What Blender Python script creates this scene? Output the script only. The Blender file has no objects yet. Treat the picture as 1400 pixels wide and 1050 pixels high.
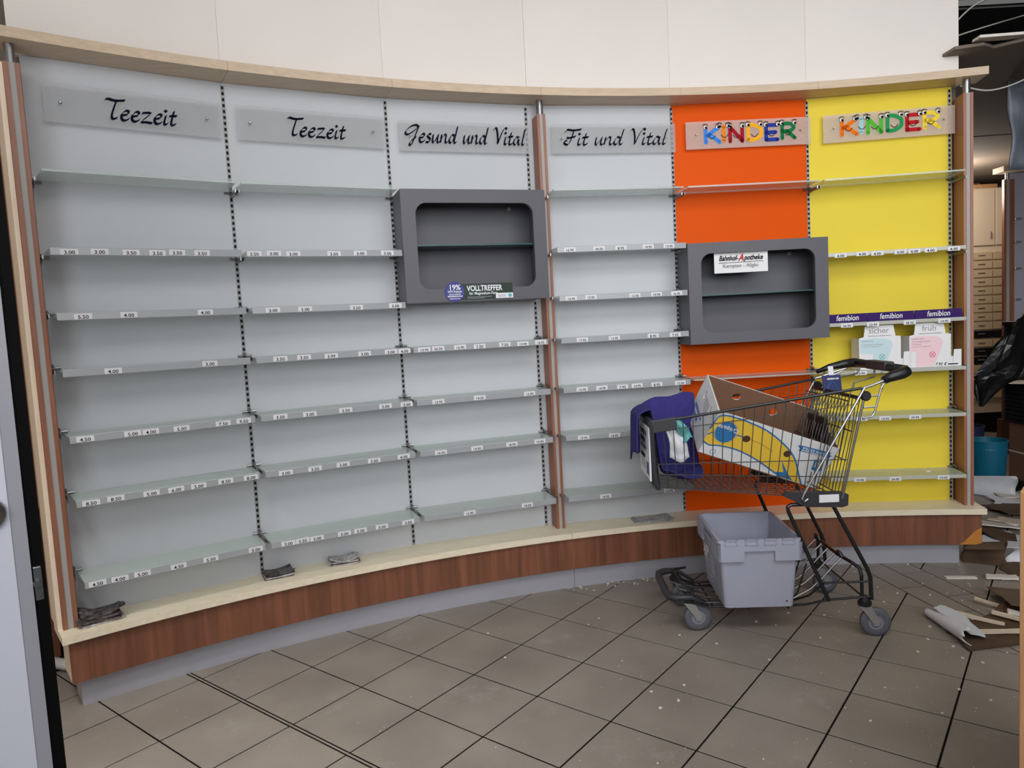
import bpy, bmesh, math, random
from mathutils import Vector, Matrix
random.seed(7)
sc = bpy.context.scene
COL = sc.collection

# ------------------------------------------------------------------ camera
CAM_H, FPX, PITCH, ROLL = 1.3638, 981.15, 0.08071, -0.05368
fwd = Vector((0, math.cos(PITCH), -math.sin(PITCH))); rt = Vector((1, 0, 0)); up = rt.cross(fwd)
cr, sr = math.cos(ROLL), math.sin(ROLL)
r2 = cr * rt + sr * up; u2 = -sr * rt + cr * up
cam_d = bpy.data.cameras.new('camera'); cam = bpy.data.objects.new('camera', cam_d); COL.objects.link(cam)
cam_d.sensor_width = 36.0; cam_d.lens = FPX / 1400 * 36; cam_d.clip_start = 0.02; cam_d.clip_end = 100
cam.matrix_world = Matrix(((r2.x, u2.x, -fwd.x, 0), (r2.y, u2.y, -fwd.y, 0), (r2.z, u2.z, -fwd.z, CAM_H), (0, 0, 0, 1)))
sc.camera = cam

# ------------------------------------------------------------------ light
w = bpy.data.worlds.new('overcast_sky'); sc.world = w; w.use_nodes = True
bg = w.node_tree.nodes['Background']; bg.inputs[0].default_value = (0.86, 0.93, 1.0, 1); bg.inputs[1].default_value = 0.2
def area(name, loc, target, sx, sy, power, col, spread=180):
    l = bpy.data.lights.new(name, 'AREA'); l.shape = 'RECTANGLE'; l.size = sx; l.size_y = sy; l.energy = power; l.color = col; l.spread = math.radians(spread)
    o = bpy.data.objects.new(name, l); COL.objects.link(o); o.location = loc
    o.rotation_euler = (Vector(target) - Vector(loc)).to_track_quat('-Z', 'Y').to_euler()
    return o
area('assumed_window_light', (1.5, -2.0, 2.4), (1.9, 3.7, 2.0), 5.5, 1.6, 66, (0.97, 0.985, 1.0), 105)  # assumed shop window out of view behind the camera, placed from the shading
area('assumed_overhead_light', (1.15, 1.0, 3.28), (1.1, 3.5, 1.3), 3.0, 1.4, 47, (1.0, 0.99, 0.98), 140)  # assumed overhead source, no ceiling lamp seen; added to brighten the worktop
area('added_left_wall_fill', (-1.85, 0.85, 1.7), (-2.05, 3.2, 1.1), 0.6, 1.7, 9, (0.97, 0.985, 1.0))  # light added behind the door leaf to brighten left wall and end board
area('left_floor_fill', (-1.2, 1.0, 3.2), (-1.15, 1.85, 0.0), 0.5, 0.5, 8, (1.0, 0.98, 0.95), 62)  # added fill with a narrow cone to brighten the left floor, no real lamp
lp = bpy.data.lights.new('assumed_back_room_light', 'POINT'); lp.energy = 30; lp.color = (1.0, 0.9, 0.78); lp.shadow_soft_size = 0.2
lo_ = bpy.data.objects.new('assumed_back_room_light', lp); COL.objects.link(lo_); lo_.location = (4.15, 6.75, 2.4)  # assumed lamp, hidden behind the fixture, added to light the drawer cabinet
sc.view_settings.view_transform = 'Standard'; sc.view_settings.look = 'None'
sc.view_settings.exposure = 0.0; sc.view_settings.gamma = 1.0
sc.view_settings.use_curve_mapping = False

# ------------------------------------------------------------------ materials
MATS = {}
def lin(c): return tuple(((x / 255) / 12.92 if x / 255 <= 0.04045 else ((x / 255 + 0.055) / 1.055) ** 2.4) for x in c) + (1,)
def mat(name, c, rough=0.5, metal=0.0, spec=0.5, var=0.0, vscale=8.0, bump=0.0, bscale=60.0, alpha=1.0, coat=0.0, emit=None):
    if name in MATS: return MATS[name]
    m = bpy.data.materials.new(name); m.use_nodes = True; nt = m.node_tree; b = nt.nodes['Principled BSDF']
    b.inputs['Base Color'].default_value = lin(c); b.inputs['Roughness'].default_value = rough; b.inputs['Metallic'].default_value = metal
    b.inputs['Specular IOR Level'].default_value = spec; b.inputs['Alpha'].default_value = alpha; b.inputs['Coat Weight'].default_value = coat
    if var or bump:
        tc = nt.nodes.new('ShaderNodeTexCoord')
    if var:
        n = nt.nodes.new('ShaderNodeTexNoise'); n.inputs['Scale'].default_value = vscale; n.inputs['Detail'].default_value = 5
        nt.links.new(tc.outputs['Object'], n.inputs['Vector'])
        r = nt.nodes.new('ShaderNodeValToRGB'); k = lin(c)
        r.color_ramp.elements[0].position = 0.3; r.color_ramp.elements[1].position = 0.7
        r.color_ramp.elements[0].color = tuple(x * (1 - var) for x in k[:3]) + (1,)
        r.color_ramp.elements[1].color = tuple(min(1, x * (1 + var)) for x in k[:3]) + (1,)
        nt.links.new(n.outputs['Fac'], r.inputs['Fac']); nt.links.new(r.outputs['Color'], b.inputs['Base Color'])
    if bump:
        n2 = nt.nodes.new('ShaderNodeTexNoise'); n2.inputs['Scale'].default_value = bscale; n2.inputs['Detail'].default_value = 4
        nt.links.new(tc.outputs['Object'], n2.inputs['Vector'])
        bm_ = nt.nodes.new('ShaderNodeBump'); bm_.inputs['Strength'].default_value = bump; bm_.inputs['Distance'].default_value = 0.004
        nt.links.new(n2.outputs['Fac'], bm_.inputs['Height']); nt.links.new(bm_.outputs['Normal'], b.inputs['Normal'])
    MATS[name] = m; return m
def wood(name, c1, c2, scale, rough=0.45, polar=False, fine=1.0):
    """grain stretched by the scale vector, in object (or arc angle) coordinates"""
    m = bpy.data.materials.new(name); m.use_nodes = True; nt = m.node_tree; b = nt.nodes['Principled BSDF']
    tc = nt.nodes.new('ShaderNodeTexCoord'); mp = nt.nodes.new('ShaderNodeMapping'); mp.inputs['Scale'].default_value = scale
    n = nt.nodes.new('ShaderNodeTexNoise'); n.inputs['Scale'].default_value = 1.0; n.inputs['Detail'].default_value = 6; n.inputs['Roughness'].default_value = 0.6
    n.inputs['Distortion'].default_value = 0.4
    r = nt.nodes.new('ShaderNodeValToRGB'); r.color_ramp.elements[0].position = 0.32; r.color_ramp.elements[1].position = 0.68
    r.color_ramp.elements[0].color = lin(c1); r.color_ramp.elements[1].color = lin(c2)
    nt.links.new(tc.outputs['Object'], mp.inputs['Vector']); nt.links.new(mp.outputs['Vector'], n.inputs['Vector'])
    nt.links.new(n.outputs['Fac'], r.inputs['Fac']); nt.links.new(r.outputs['Color'], b.inputs['Base Color'])
    b.inputs['Roughness'].default_value = rough
    MATS[name] = m; return m
M = dict(
    panel=mat('white_laminate', (200, 203, 208), 0.55, spec=0.2, var=0.02, vscale=2, bump=0.03, bscale=300),
    orange=mat('orange_laminate', (228, 86, 0), 0.5, spec=0.1, var=0.03, vscale=2),
    yellow=mat('yellow_laminate', (234, 211, 72), 0.5, spec=0.1, var=0.03, vscale=2),
    wall=mat('off_white_wall', (236, 230, 225), 0.75, var=0.02, vscale=1.5, bump=0.05, bscale=200),
    cream=mat('cream_plaster', (238, 226, 205), 0.8, var=0.03, vscale=3),
    beech=wood('pale_beech_veneer', (230, 217, 190), (242, 231, 208), (6, 60, 60), 0.4),
    beech_v=wood('pale_beech_upright', (232, 210, 184), (244, 226, 204), (60, 60, 5), 0.45),
    cornice=wood('beech_cornice_veneer', (196, 172, 146), (212, 190, 164), (5, 45, 70), 0.45),
    walnut=wood('walnut_veneer', (104, 64, 46), (142, 90, 66), (22, 22, 1.1), 0.42),
    post=wood('brown_cherry_board', (136, 84, 62), (158, 104, 80), (70, 70, 3), 0.4),
    postin=wood('brown_cherry_side', (140, 96, 64), (164, 116, 80), (60, 60, 3), 0.4),
    alu=mat('brushed_aluminium', (168, 165, 162), 0.5, 0.0, spec=0.3, var=0.03),
    steel=mat('bright_steel', (150, 150, 152), 0.32, 0.9),
    kick=mat('grey_toe_kick', (178, 178, 188), 0.35, 0.25, var=0.03, vscale=5),
    railm=mat('grey_rail_steel', (158, 158, 160), 0.5, 0.2),
    black=mat('black_slot', (10, 10, 12), 0.8),
    strip=mat('grey_label_strip', (164, 168, 172), 0.3, 0.0, coat=0.3),
    tag=mat('white_price_paper', (226, 226, 230), 0.6),
    ink=mat('black_ink', (24, 24, 30), 0.7, spec=0.05),
    navyink=mat('dark_navy_ink', (14, 16, 38), 0.7, spec=0.05),
    case=mat('grey_coated_board', (90, 90, 97), 0.5, var=0.02, vscale=4, bump=0.03, bscale=400),
    white=mat('white_gloss', (228, 230, 236), 0.4),
    door=mat('white_door_coating', (222, 225, 238), 0.35),
    doorgrey=mat('grey_door_edge', (168, 168, 176), 0.35),
    gasket=mat('black_rubber', (12, 11, 11), 0.7, spec=0.1),
    wire=mat('dark_zinc_wire', (112, 110, 110), 0.32, 0.9),
    frame=mat('dark_steel_tube', (62, 62, 66), 0.35, 0.8),
    plastic=mat('dark_grey_plastic', (50, 50, 55), 0.45),
    blackp=mat('black_plastic', (26, 26, 29), 0.4),
    tyre=mat('grey_rubber_tyre', (92, 94, 102), 0.6),
    hubm=mat('grey_wheel_disc', (128, 130, 140), 0.5),
    fork=mat('zinc_fork', (182, 182, 182), 0.35, 0.7),
    tote=mat('grey_blue_tote_plastic', (166, 169, 187), 0.45, var=0.03, vscale=6),
    card=mat('brown_cardboard', (128, 94, 72), 0.85, var=0.06, vscale=6, bump=0.05),
    carton=mat('white_printed_card', (232, 232, 234), 0.55),
    byellow=mat('banana_yellow', (242, 202, 70), 0.5),
    blue=mat('print_blue', (48, 122, 182), 0.5),
    hole=mat('brown_hole', (84, 50, 32), 0.8),
    towel=mat('indigo_towel', (52, 48, 120), 0.95, var=0.12, vscale=40, bump=0.9, bscale=260),
    purple=mat('purple_card', (56, 32, 96), 0.55, spec=0.1),
    teal=mat('teal_bucket_plastic', (8, 104, 132), 0.4),
    navy=mat('navy_bucket_plastic', (44, 54, 90), 0.45),
    bag=mat('black_bin_bag', (16, 16, 18), 0.3, bump=0.6, bscale=30),
    crate=mat('black_crate_plastic', (30, 30, 32), 0.5),
    drawer=mat('cream_drawer_front', (214, 190, 154), 0.5),
    cab=mat('cream_cabinet', (232, 212, 186), 0.5),
    dark=mat('dark_drawer_front', (18, 16, 16), 0.5),
    ceil=mat('grey_ceiling_board', (120, 108, 96), 0.85, var=0.05, vscale=3),
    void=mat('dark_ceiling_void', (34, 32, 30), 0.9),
    white_ceiling=mat('white_ceiling_paint', (224, 222, 218), 0.8),
    plaster=mat('white_plaster', (222, 216, 208), 0.8, var=0.05, vscale=20),
    torn=mat('white_wallpaper', (218, 220, 226), 0.6, var=0.04, vscale=15),
    brownpaper=mat('brown_backing_paper', (84, 64, 46), 0.8, var=0.2, vscale=9),
    brownpanel=mat('brown_panel_board', (96, 74, 54), 0.6, var=0.12, vscale=7),
    beigeply=mat('beige_edge_board', (224, 206, 184), 0.7, var=0.08, vscale=12),
    rawwood=wood('raw_pine', (176, 128, 86), (206, 160, 112), (30, 30, 3), 0.55),
    orangeply=mat('orange_raw_board', (196, 128, 52), 0.7, var=0.1, vscale=10),
    foil=mat('grey_foil_sheet', (104, 110, 122), 0.5, 0.2, var=0.25, vscale=8, bump=0.5, bscale=14),
    lilac=mat('pale_lilac_panel', (176, 172, 184), 0.5),
    cable=mat('white_cable', (200, 196, 188), 0.5),
    pipe=mat('white_plastic_pipe', (214, 214, 212), 0.4),
    galv=mat('galvanised_channel', (170, 170, 168), 0.4, 0.6),
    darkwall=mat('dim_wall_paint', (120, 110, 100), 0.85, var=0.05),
    magdark=mat('dark_printed_paper', (88, 82, 82), 0.5, spec=0.2, var=0.88, vscale=55),
    maglight=mat('pale_printed_paper', (178, 174, 176), 0.5, spec=0.2, var=0.55, vscale=60),
    navycard=mat('navy_info_card', (48, 54, 104), 0.5),
    mint=mat('mint_print', (196, 221, 228), 0.5), pink=mat('pink_print', (240, 206, 214), 0.5),
    mintd=mat('mint_dark_print', (96, 180, 164), 0.5), pinkd=mat('red_pink_print', (216, 80, 100), 0.5),
    greyink=mat('grey_ink', (150, 150, 156), 0.6), red=mat('red_ink', (196, 24, 40), 0.5),
    indigo=mat('indigo_sticker', (56, 58, 140), 0.5), darkgreen=mat('dark_green_sticker', (22, 44, 34), 0.5, var=0.3, vscale=60),
    tealfilm=mat('teal_film', (96, 174, 176), 0.35), whitefilm=mat('white_film', (224, 226, 232), 0.35),
)
def glassy(name, tint, rough, alpha, spec=0.5):
    return mat(name, tint, rough, 0, spec, alpha=alpha)
M['glass'] = glassy('greenish_glass', (206, 220, 215), 0.12, 0.55)
M['glassdark'] = glassy('dark_green_glass', (60, 92, 94), 0.15, 0.88, 0.3)
M['acryl'] = glassy('frosted_acrylic', (196, 198, 200), 0.45, 0.32, 0.2); M['acrylc'] = glassy('milky_acrylic', (222, 206, 196), 0.45, 0.42, 0.2)
M['clear'] = glassy('clear_label_strip', (212, 214, 206), 0.2, 0.55)
def tile_mat():
    m = bpy.data.materials.new('grey_brown_floor_tile'); m.use_nodes = True; nt = m.node_tree; b = nt.nodes['Principled BSDF']
    g = nt.nodes.new('ShaderNodeNewGeometry')
    n1 = nt.nodes.new('ShaderNodeTexNoise'); n1.inputs['Scale'].default_value = 3.0; n1.inputs['Detail'].default_value = 6
    n2 = nt.nodes.new('ShaderNodeTexNoise'); n2.inputs['Scale'].default_value = 240; n2.inputs['Detail'].default_value = 2
    n3 = nt.nodes.new('ShaderNodeTexNoise'); n3.inputs['Scale'].default_value = 2.6; n3.inputs['Detail'].default_value = 10; n3.inputs['Roughness'].default_value = 0.78
    for n in (n1, n2, n3): nt.links.new(g.outputs['Position'], n.inputs['Vector'])
    r1 = nt.nodes.new('ShaderNodeValToRGB'); r1.color_ramp.elements[0].color = lin((134, 125, 117)); r1.color_ramp.elements[1].color = lin((152, 143, 134))
    r1.color_ramp.elements[0].position = .3; r1.color_ramp.elements[1].position = .7
    nt.links.new(n1.outputs['Fac'], r1.inputs['Fac'])
    r3 = nt.nodes.new('ShaderNodeValToRGB'); r3.color_ramp.elements[0].position = .57; r3.color_ramp.elements[1].position = .74
    r3.color_ramp.elements[0].color = (0, 0, 0, 1); r3.color_ramp.elements[1].color = (.5, .5, .5, 1)
    nt.links.new(n3.outputs['Fac'], r3.inputs['Fac'])
    mx = nt.nodes.new('ShaderNodeMixRGB'); mx.inputs[2].default_value = lin((184, 180, 174))
    nt.links.new(r3.outputs['Color'], mx.inputs[0]); nt.links.new(r1.outputs['Color'], mx.inputs[1])
    mx2 = nt.nodes.new('ShaderNodeMixRGB'); mx2.blend_type = 'OVERLAY'; mx2.inputs[0].default_value = 0.16
    nt.links.new(mx.outputs[0], mx2.inputs[1]); nt.links.new(n2.outputs['Fac'], mx2.inputs[2])
    nt.links.new(mx2.outputs[0], b.inputs['Base Color']); b.inputs['Roughness'].default_value = 0.5; b.inputs['Specular IOR Level'].default_value = 0.3
    return m
M['tile'] = tile_mat()
M['grout'] = mat('dark_grout', (26, 21, 18), 0.95, spec=0.1)

# ------------------------------------------------------------------ mesh helpers
class MB:
    def __init__(self): self.v = []; self.f = []; self.mi = []; self.cur = 0
    def add(self, vs, fs):
        o = len(self.v); self.v += [tuple(p) for p in vs]; self.f += [tuple(i + o for i in f) for f in fs]; self.mi += [self.cur] * len(fs); return self
    def box(self, a, b, mtx=None):
        (x0, y0, z0), (x1, y1, z1) = a, b
        vs = [Vector(p) for p in ((x0, y0, z0), (x1, y0, z0), (x1, y1, z0), (x0, y1, z0), (x0, y0, z1), (x1, y0, z1), (x1, y1, z1), (x0, y1, z1))]
        if mtx: vs = [mtx @ p for p in vs]
        return self.add(vs, [(0, 3, 2, 1), (4, 5, 6, 7), (0, 1, 5, 4), (1, 2, 6, 5), (2, 3, 7, 6), (3, 0, 4, 7)])
    def bevbox(self, a, b, r, mtx=None):
        (x0, y0, z0), (x1, y1, z1) = a, b
        bm = bmesh.new(); bmesh.ops.create_cube(bm, size=1.0)
        for v in bm.verts: v.co = Vector(((x0 + x1) / 2 + v.co.x * (x1 - x0), (y0 + y1) / 2 + v.co.y * (y1 - y0), (z0 + z1) / 2 + v.co.z * (z1 - z0)))
        bmesh.ops.bevel(bm, geom=list(bm.edges), offset=r, segments=2, affect='EDGES', profile=0.5)
        vs = [mtx @ v.co if mtx else v.co.copy() for v in bm.verts]; bm.verts.index_update()
        self.add(vs, [[v.index for v in f.verts] for f in bm.faces]); bm.free(); return self
    def tube(self, pts, r, n=6, closed=False, caps=True):
        P = [Vector(p) for p in pts]; N = len(P); rings = []
        prev = None
        for i in range(N):
            if closed: t = (P[(i + 1) % N] - P[i - 1]).normalized()
            else:
                a = (P[i] - P[i - 1]).normalized() if i else None; b = (P[i + 1] - P[i]).normalized() if i < N - 1 else None
                t = ((a if a else b) + (b if b else a))
                t = t.normalized() if t.length > 1e-6 else (a or b)
            if prev is None:
                h = Vector((0, 0, 1)) if abs(t.z) < 0.9 else Vector((1, 0, 0)); x = t.cross(h).normalized()
            else:
                x = prev - t * prev.dot(t); x = x.normalized() if x.length > 1e-6 else t.orthogonal().normalized()
            prev = x; y = t.cross(x); rr = r[i] if isinstance(r, (list, tuple)) else r
            rings.append([P[i] + (x * math.cos(2 * math.pi * k / n) + y * math.sin(2 * math.pi * k / n)) * rr for k in range(n)])
        vs = [p for rg in rings for p in rg]; fs = []
        for i in range(N if closed else N - 1):
            j = (i + 1) % N
            for k in range(n): fs.append((i * n + k, i * n + (k + 1) % n, j * n + (k + 1) % n, j * n + k))
        if caps and not closed:
            fs.append(tuple(range(n - 1, -1, -1))); fs.append(tuple((N - 1) * n + k for k in range(n)))
        return self.add(vs, fs)
    def lathe(self, prof, n=24, mtx=None, cap=True):
        vs = []; fs = []
        for (r, z) in prof:
            for k in range(n):
                a = 2 * math.pi * k / n; vs.append(Vector((r * math.cos(a), r * math.sin(a), z)))
        m = len(prof)
        for i in range(m - 1):
            for k in range(n): fs.append((i * n + k, i * n + (k + 1) % n, (i + 1) * n + (k + 1) % n, (i + 1) * n + k))
        if cap:
            fs.append(tuple(range(n - 1, -1, -1))); fs.append(tuple((m - 1) * n + k for k in range(n)))
        if mtx: vs = [mtx @ p for p in vs]
        return self.add(vs, fs)
    def prism(self, poly, z0, z1, mtx=None):
        n = len(poly); vs = [Vector((p[0], p[1], z0)) for p in poly] + [Vector((p[0], p[1], z1)) for p in poly]
        if mtx: vs = [mtx @ p for p in vs]
        return self.add(vs, [tuple(range(n - 1, -1, -1)), tuple(range(n, 2 * n))] + [(i, (i + 1) % n, n + (i + 1) % n, n + i) for i in range(n)])
    def grid(self, fn, nu, nv, flip=False):
        vs = [fn(i / nu, j / nv) for j in range(nv + 1) for i in range(nu + 1)]; W = nu + 1
        fs = [(j * W + i, j * W + i + 1, (j + 1) * W + i + 1, (j + 1) * W + i) for j in range(nv) for i in range(nu)]
        if flip: fs = [f[::-1] for f in fs]
        return self.add(vs, fs)
    def mesh(self, name, mats, smooth=False):
        me = bpy.data.meshes.new(name); me.from_pydata(self.v, [], self.f); me.update()
        for m in (mats if isinstance(mats, (list, tuple)) else [mats]): me.materials.append(m)
        if any(self.mi): me.polygons.foreach_set('material_index', self.mi)
        if smooth: me.polygons.foreach_set('use_smooth', [True] * len(me.polygons))
        me.validate(); return me
    def build(self, name, mats, parent=None, smooth=False, loc=None, rot=None):
        return obj(name, self.mesh(name, mats, smooth), parent, loc, rot)
def obj(name, me, parent=None, loc=None, rot=None):
    o = bpy.data.objects.new(name, me); COL.objects.link(o)
    if parent: o.parent = parent
    if loc is not None: o.location = loc
    if rot is not None: o.rotation_euler = rot
    return o
def empty(name, loc=(0, 0, 0), rz=0, rot=None):
    o = bpy.data.objects.new(name, None); o.empty_display_size = 0.1; COL.objects.link(o); o.location = loc
    o.rotation_euler = rot if rot else (0, 0, rz); return o
def tag(o, label, cat, group=None):
    o['label'] = label; o['category'] = cat
    if group: o['group'] = group
    return o
def struct(o, label=None, cat=None):
    o['kind'] = 'structure'
    if label: o['label'] = label
    if cat: o['category'] = cat
    return o
def solid(o, t, off=0):
    m = o.modifiers.new('thickness', 'SOLIDIFY'); m.thickness = t; m.offset = off; return o
TXT = {}
def text_mesh(s, size, mtl, align='CENTER', bold=0.0, shear=0.0, ext=0.0, res=3, xs=1.0):
    key = (s, size, mtl.name, align, bold, shear, xs)
    if key in TXT: return TXT[key]
    c = bpy.data.curves.new('txt', 'FONT'); c.body = s; c.size = size; c.align_x = align; c.align_y = 'CENTER'; c.offset = bold * size; c.shear = shear
    c.resolution_u = res; c.extrude = ext; c.fill_mode = 'FRONT' if not ext else 'BOTH'
    o = bpy.data.objects.new('txt', c); COL.objects.link(o)
    dg = bpy.context.evaluated_depsgraph_get(); me = bpy.data.meshes.new_from_object(o.evaluated_get(dg))
    bpy.data.objects.remove(o); bpy.data.curves.remove(c)
    if xs != 1.0:
        for v in me.vertices: v.co.x *= xs
    me.materials.clear(); me.materials.append(mtl); me.name = 'lettering'; TXT[key] = me; return me
def catmull(pts, n=6):
    P = [Vector((p[0], p[1])) for p in pts]
    if len(P) < 3: return P
    Q = [P[0] * 2 - P[1]] + P + [P[-1] * 2 - P[-2]]; out = []
    for i in range(1, len(Q) - 2):
        a, b, c, d = Q[i - 1:i + 3]
        for k in range(n):
            t = k / n; out.append(0.5 * ((2 * b) + (c - a) * t + (2 * a - 5 * b + 4 * c - d) * t * t + (3 * b - a - 3 * c + d) * t ** 3))
    out.append(P[-1]); return out
def scribble(mb, x0, x1, y, h, mtx, seed=1, z=0.0):
    """a line of print too small to read: word-length dashes"""
    rn = random.Random(seed); x = x0
    while x < x1 - h * .3:
        e = min(x1, x + h * rn.uniform(.45, .8)); k = h * rn.uniform(.7, 1.0)
        mb.add([mtx @ Vector(p) for p in ((x, y - k / 2, z), (e, y - k / 2, z), (e, y + k / 2, z), (x, y + k / 2, z))], [(0, 1, 2, 3)])
        x = e + h * (.22 if rn.random() < .8 else .6)
    return mb
# facing-room local frame for a wall bay: X along the chord, Y out of the room, Z up.  flat art is drawn in (x, z) at a given y
FACE = Matrix(((1, 0, 0, 0), (0, 0, -1, 0), (0, 1, 0, 0), (0, 0, 0, 1)))   # art plane (x, y, z+) -> (x, -z, y): printed side toward the room
def pen(mb, pts, w, mtx, z=0.0, nib=None, smooth=6):
    """ribbon along a polyline; with nib (angle) a broad-nib calligraphic stroke, else round pen"""
    P = catmull(pts, smooth) if smooth else [Vector(p) for p in pts]
    if nib is not None:
        nv = Vector((math.cos(nib), math.sin(nib))) * w / 2; th = Vector((-nv.y, nv.x)) * 0.28
        for i in range(len(P) - 1):
            a, b = P[i], P[i + 1]; t = b - a
            if t.length < 1e-7: continue
            pr = Vector((-t.y, t.x)).normalized(); s = nv if pr.dot(nv) >= 0 else -nv
            e = pr * max(abs(pr.dot(nv)), w * 0.16)
            o = s * 0.85 + pr * w * 0.10
            q = [a - o, b - o, b + o, a + o]
            if (q[1] - q[0]).cross(q[2] - q[0]) < 0: q = q[::-1]
            mb.add([mtx @ Vector((p.x, p.y, z)) for p in q], [(0, 1, 2, 3)])
    else:
        n = len(P); L = []; Rr_ = []
        for i in range(n):
            t = (P[min(i + 1, n - 1)] - P[max(i - 1, 0)]).normalized(); pr = Vector((-t.y, t.x)) * w / 2
            L.append(P[i] + pr); Rr_.append(P[i] - pr)
        for i in range(n - 1):
            mb.add([mtx @ Vector((p.x, p.y, z)) for p in (Rr_[i], Rr_[i + 1], L[i + 1], L[i])], [(0, 1, 2, 3)])
        for c in (P[0], P[-1]): disc(mb, c, w / 2, mtx, z, 12)
def disc(mb, c, r, mtx, z=0.0, n=20, ry=None):
    ry = ry or r
    mb.add([mtx @ Vector((c[0] + r * math.cos(2 * math.pi * k / n), c[1] + ry * math.sin(2 * math.pi * k / n), z)) for k in range(n)], [tuple(range(n))])
def flat(mb, poly, mtx, z=0.0):
    mb.add([mtx @ Vector((p[0], p[1], z)) for p in poly], [tuple(range(len(poly)))])

# ------------------------------------------------------------------ plan of the curved shelving wall
T = 0.31
C = Vector((1.40877, -1.22382)); RR = 5.10932
PHI = [-38.493, -30.407, -22.322, -14.236, -5.632, 2.454, 10.540]
GAP = 0.5187
def pol(phi, R, z=0.0):
    a = math.radians(phi); return Vector((C.x + R * math.sin(a), C.y + R * math.cos(a), z))
def bayframe(i):
    A = pol(PHI[i - 1] + (GAP if i == 4 else 0), RR); B = pol(PHI[i], RR); d = B - A
    return A, math.atan2(d.y, d.x), d.length
BAY = {i: bayframe(i) for i in range(1, 7)}
ZBASE, ZTOP = 0.3034, 2.469
BAYNAME = {1: 'leftmost Teezeit bay', 2: 'second Teezeit bay', 3: 'Gesund und Vital bay', 4: 'Fit und Vital bay', 5: 'orange KINDER bay', 6: 'yellow KINDER bay'}
def arcboard(mb, p0, p1, R0, R1, z0, z1, n):
    vs = []; fs = []
    for k in range(n + 1):
        p = p0 + (p1 - p0) * k / n
        vs += [pol(p, R0, z0), pol(p, R1, z0), pol(p, R1, z1), pol(p, R0, z1)]
    for k in range(n):
        a, b = 4 * k, 4 * k + 4
        fs += [(a, b, b + 1, a + 1), (a + 1, b + 1, b + 2, a + 2), (a + 2, b + 2, b + 3, a + 3), (a + 3, b + 3, b, a)]
    fs += [(0, 1, 2, 3), (4 * n + 3, 4 * n + 2, 4 * n + 1, 4 * n)]
    return mb.add(vs, [f[::-1] for f in fs])

# ------------------------------------------------------------------ floor
YAW, OX, OY, DA = 0.902666, -2.25329, 10.06594, -0.0455
ca, sa = math.cos(YAW), math.sin(YAW)
def gp(a, b): return Vector(((OX + ca * a + sa * b) * T, (OY + sa * a - ca * b) * T))
def camview(p):
    q = Vector((p.x, p.y, -CAM_H)); dz = q.dot(fwd)
    if dz < 0.2: return None
    return 700 + FPX * q.dot(r2) / dz, 525 - FPX * q.dot(u2) / dz
floor = struct(MB().box((-4.5, -3.5, -0.12), (8.0, 9.0, -0.0020)).build('floor', M['grout']), 'grey-brown stoneware tiled shop floor with dark grout', 'floor')
BN = Vector((0.9915, 0.130)); BD = Vector((-0.130, 0.9915)); BP = Vector((1.790, 3.570))   # slanting band of cut tiles, left edge
BW = 0.135
def clip(poly, n, c, keep_less=True):
    out = []
    for i in range(len(poly)):
        a, b = poly[i], poly[(i + 1) % len(poly)]; da = a.dot(n) - c; db = b.dot(n) - c
        if not keep_less: da, db = -da, -db
        if da <= 0: out.append(a)
        if (da < 0) != (db < 0) and abs(da - db) > 1e-9: out.append(a + (b - a) * (da / (da - db)))
    return out
def parea(p): return abs(sum(p[i].cross(p[(i + 1) % len(p)]) for i in range(len(p)))) / 2
J = 0.0068; c0 = BP.dot(BN); tiles = []
def shrinkcell(a, b):
    g = J / 2 / T; a0, a1 = a + g, a + 1 - g
    if a < -2: a0 += DA; a1 += DA
    return [gp(a0, b + g), gp(a1, b + g), gp(a1, b + 1 - g), gp(a0, b + 1 - g)]
for a in range(-16, 22):
    for b in range(-16, 24):
        cell = shrinkcell(a, b); ctr = sum(cell, Vector((0, 0))) / 4
        if ctr.y < 0.2 or ctr.y > 8.4 or ctr.x < -3.2 or ctr.x > 6.8: continue
        q = ctr - C; ph = math.degrees(math.atan2(q.x, q.y))
        if q.length > 5.35 and -40.5 < ph < 10.5: continue
        for poly in (clip(cell, BN, c0 - J / 2), clip(cell, BN, c0 + 2 * BW + J / 2, False)):
            if len(poly) >= 3 and parea(poly) > 4e-4: tiles.append(poly)
for row in range(2):
    s = -3.3 + 0.17 * row
    while s < 4.2:
        n0 = c0 + BW * row + J / 2; n1 = c0 + BW * (row + 1) - J / 2; e = s + 0.31 - J
        poly = [BN * n0 + BD * (BP.dot(BD) + s), BN * n1 + BD * (BP.dot(BD) + s), BN * n1 + BD * (BP.dot(BD) + e), BN * n0 + BD * (BP.dot(BD) + e)]
        ctr = sum(poly, Vector((0, 0))) / 4
        if ctr.y > 0.3: tiles.append(poly)
        s += 0.31
rest = MB(); scored = []
for poly in tiles:
    ctr = sum(poly, Vector((0, 0))) / len(poly); q = camview(ctr)
    vis = q is not None and -150 < q[0] < 1500 and q[1] < 1230 and ctr.length < 6.4
    scored.append((0 if vis else 1, ctr.length, poly, ctr))
scored.sort(key=lambda s: s[:2]); full_me = None
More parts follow.
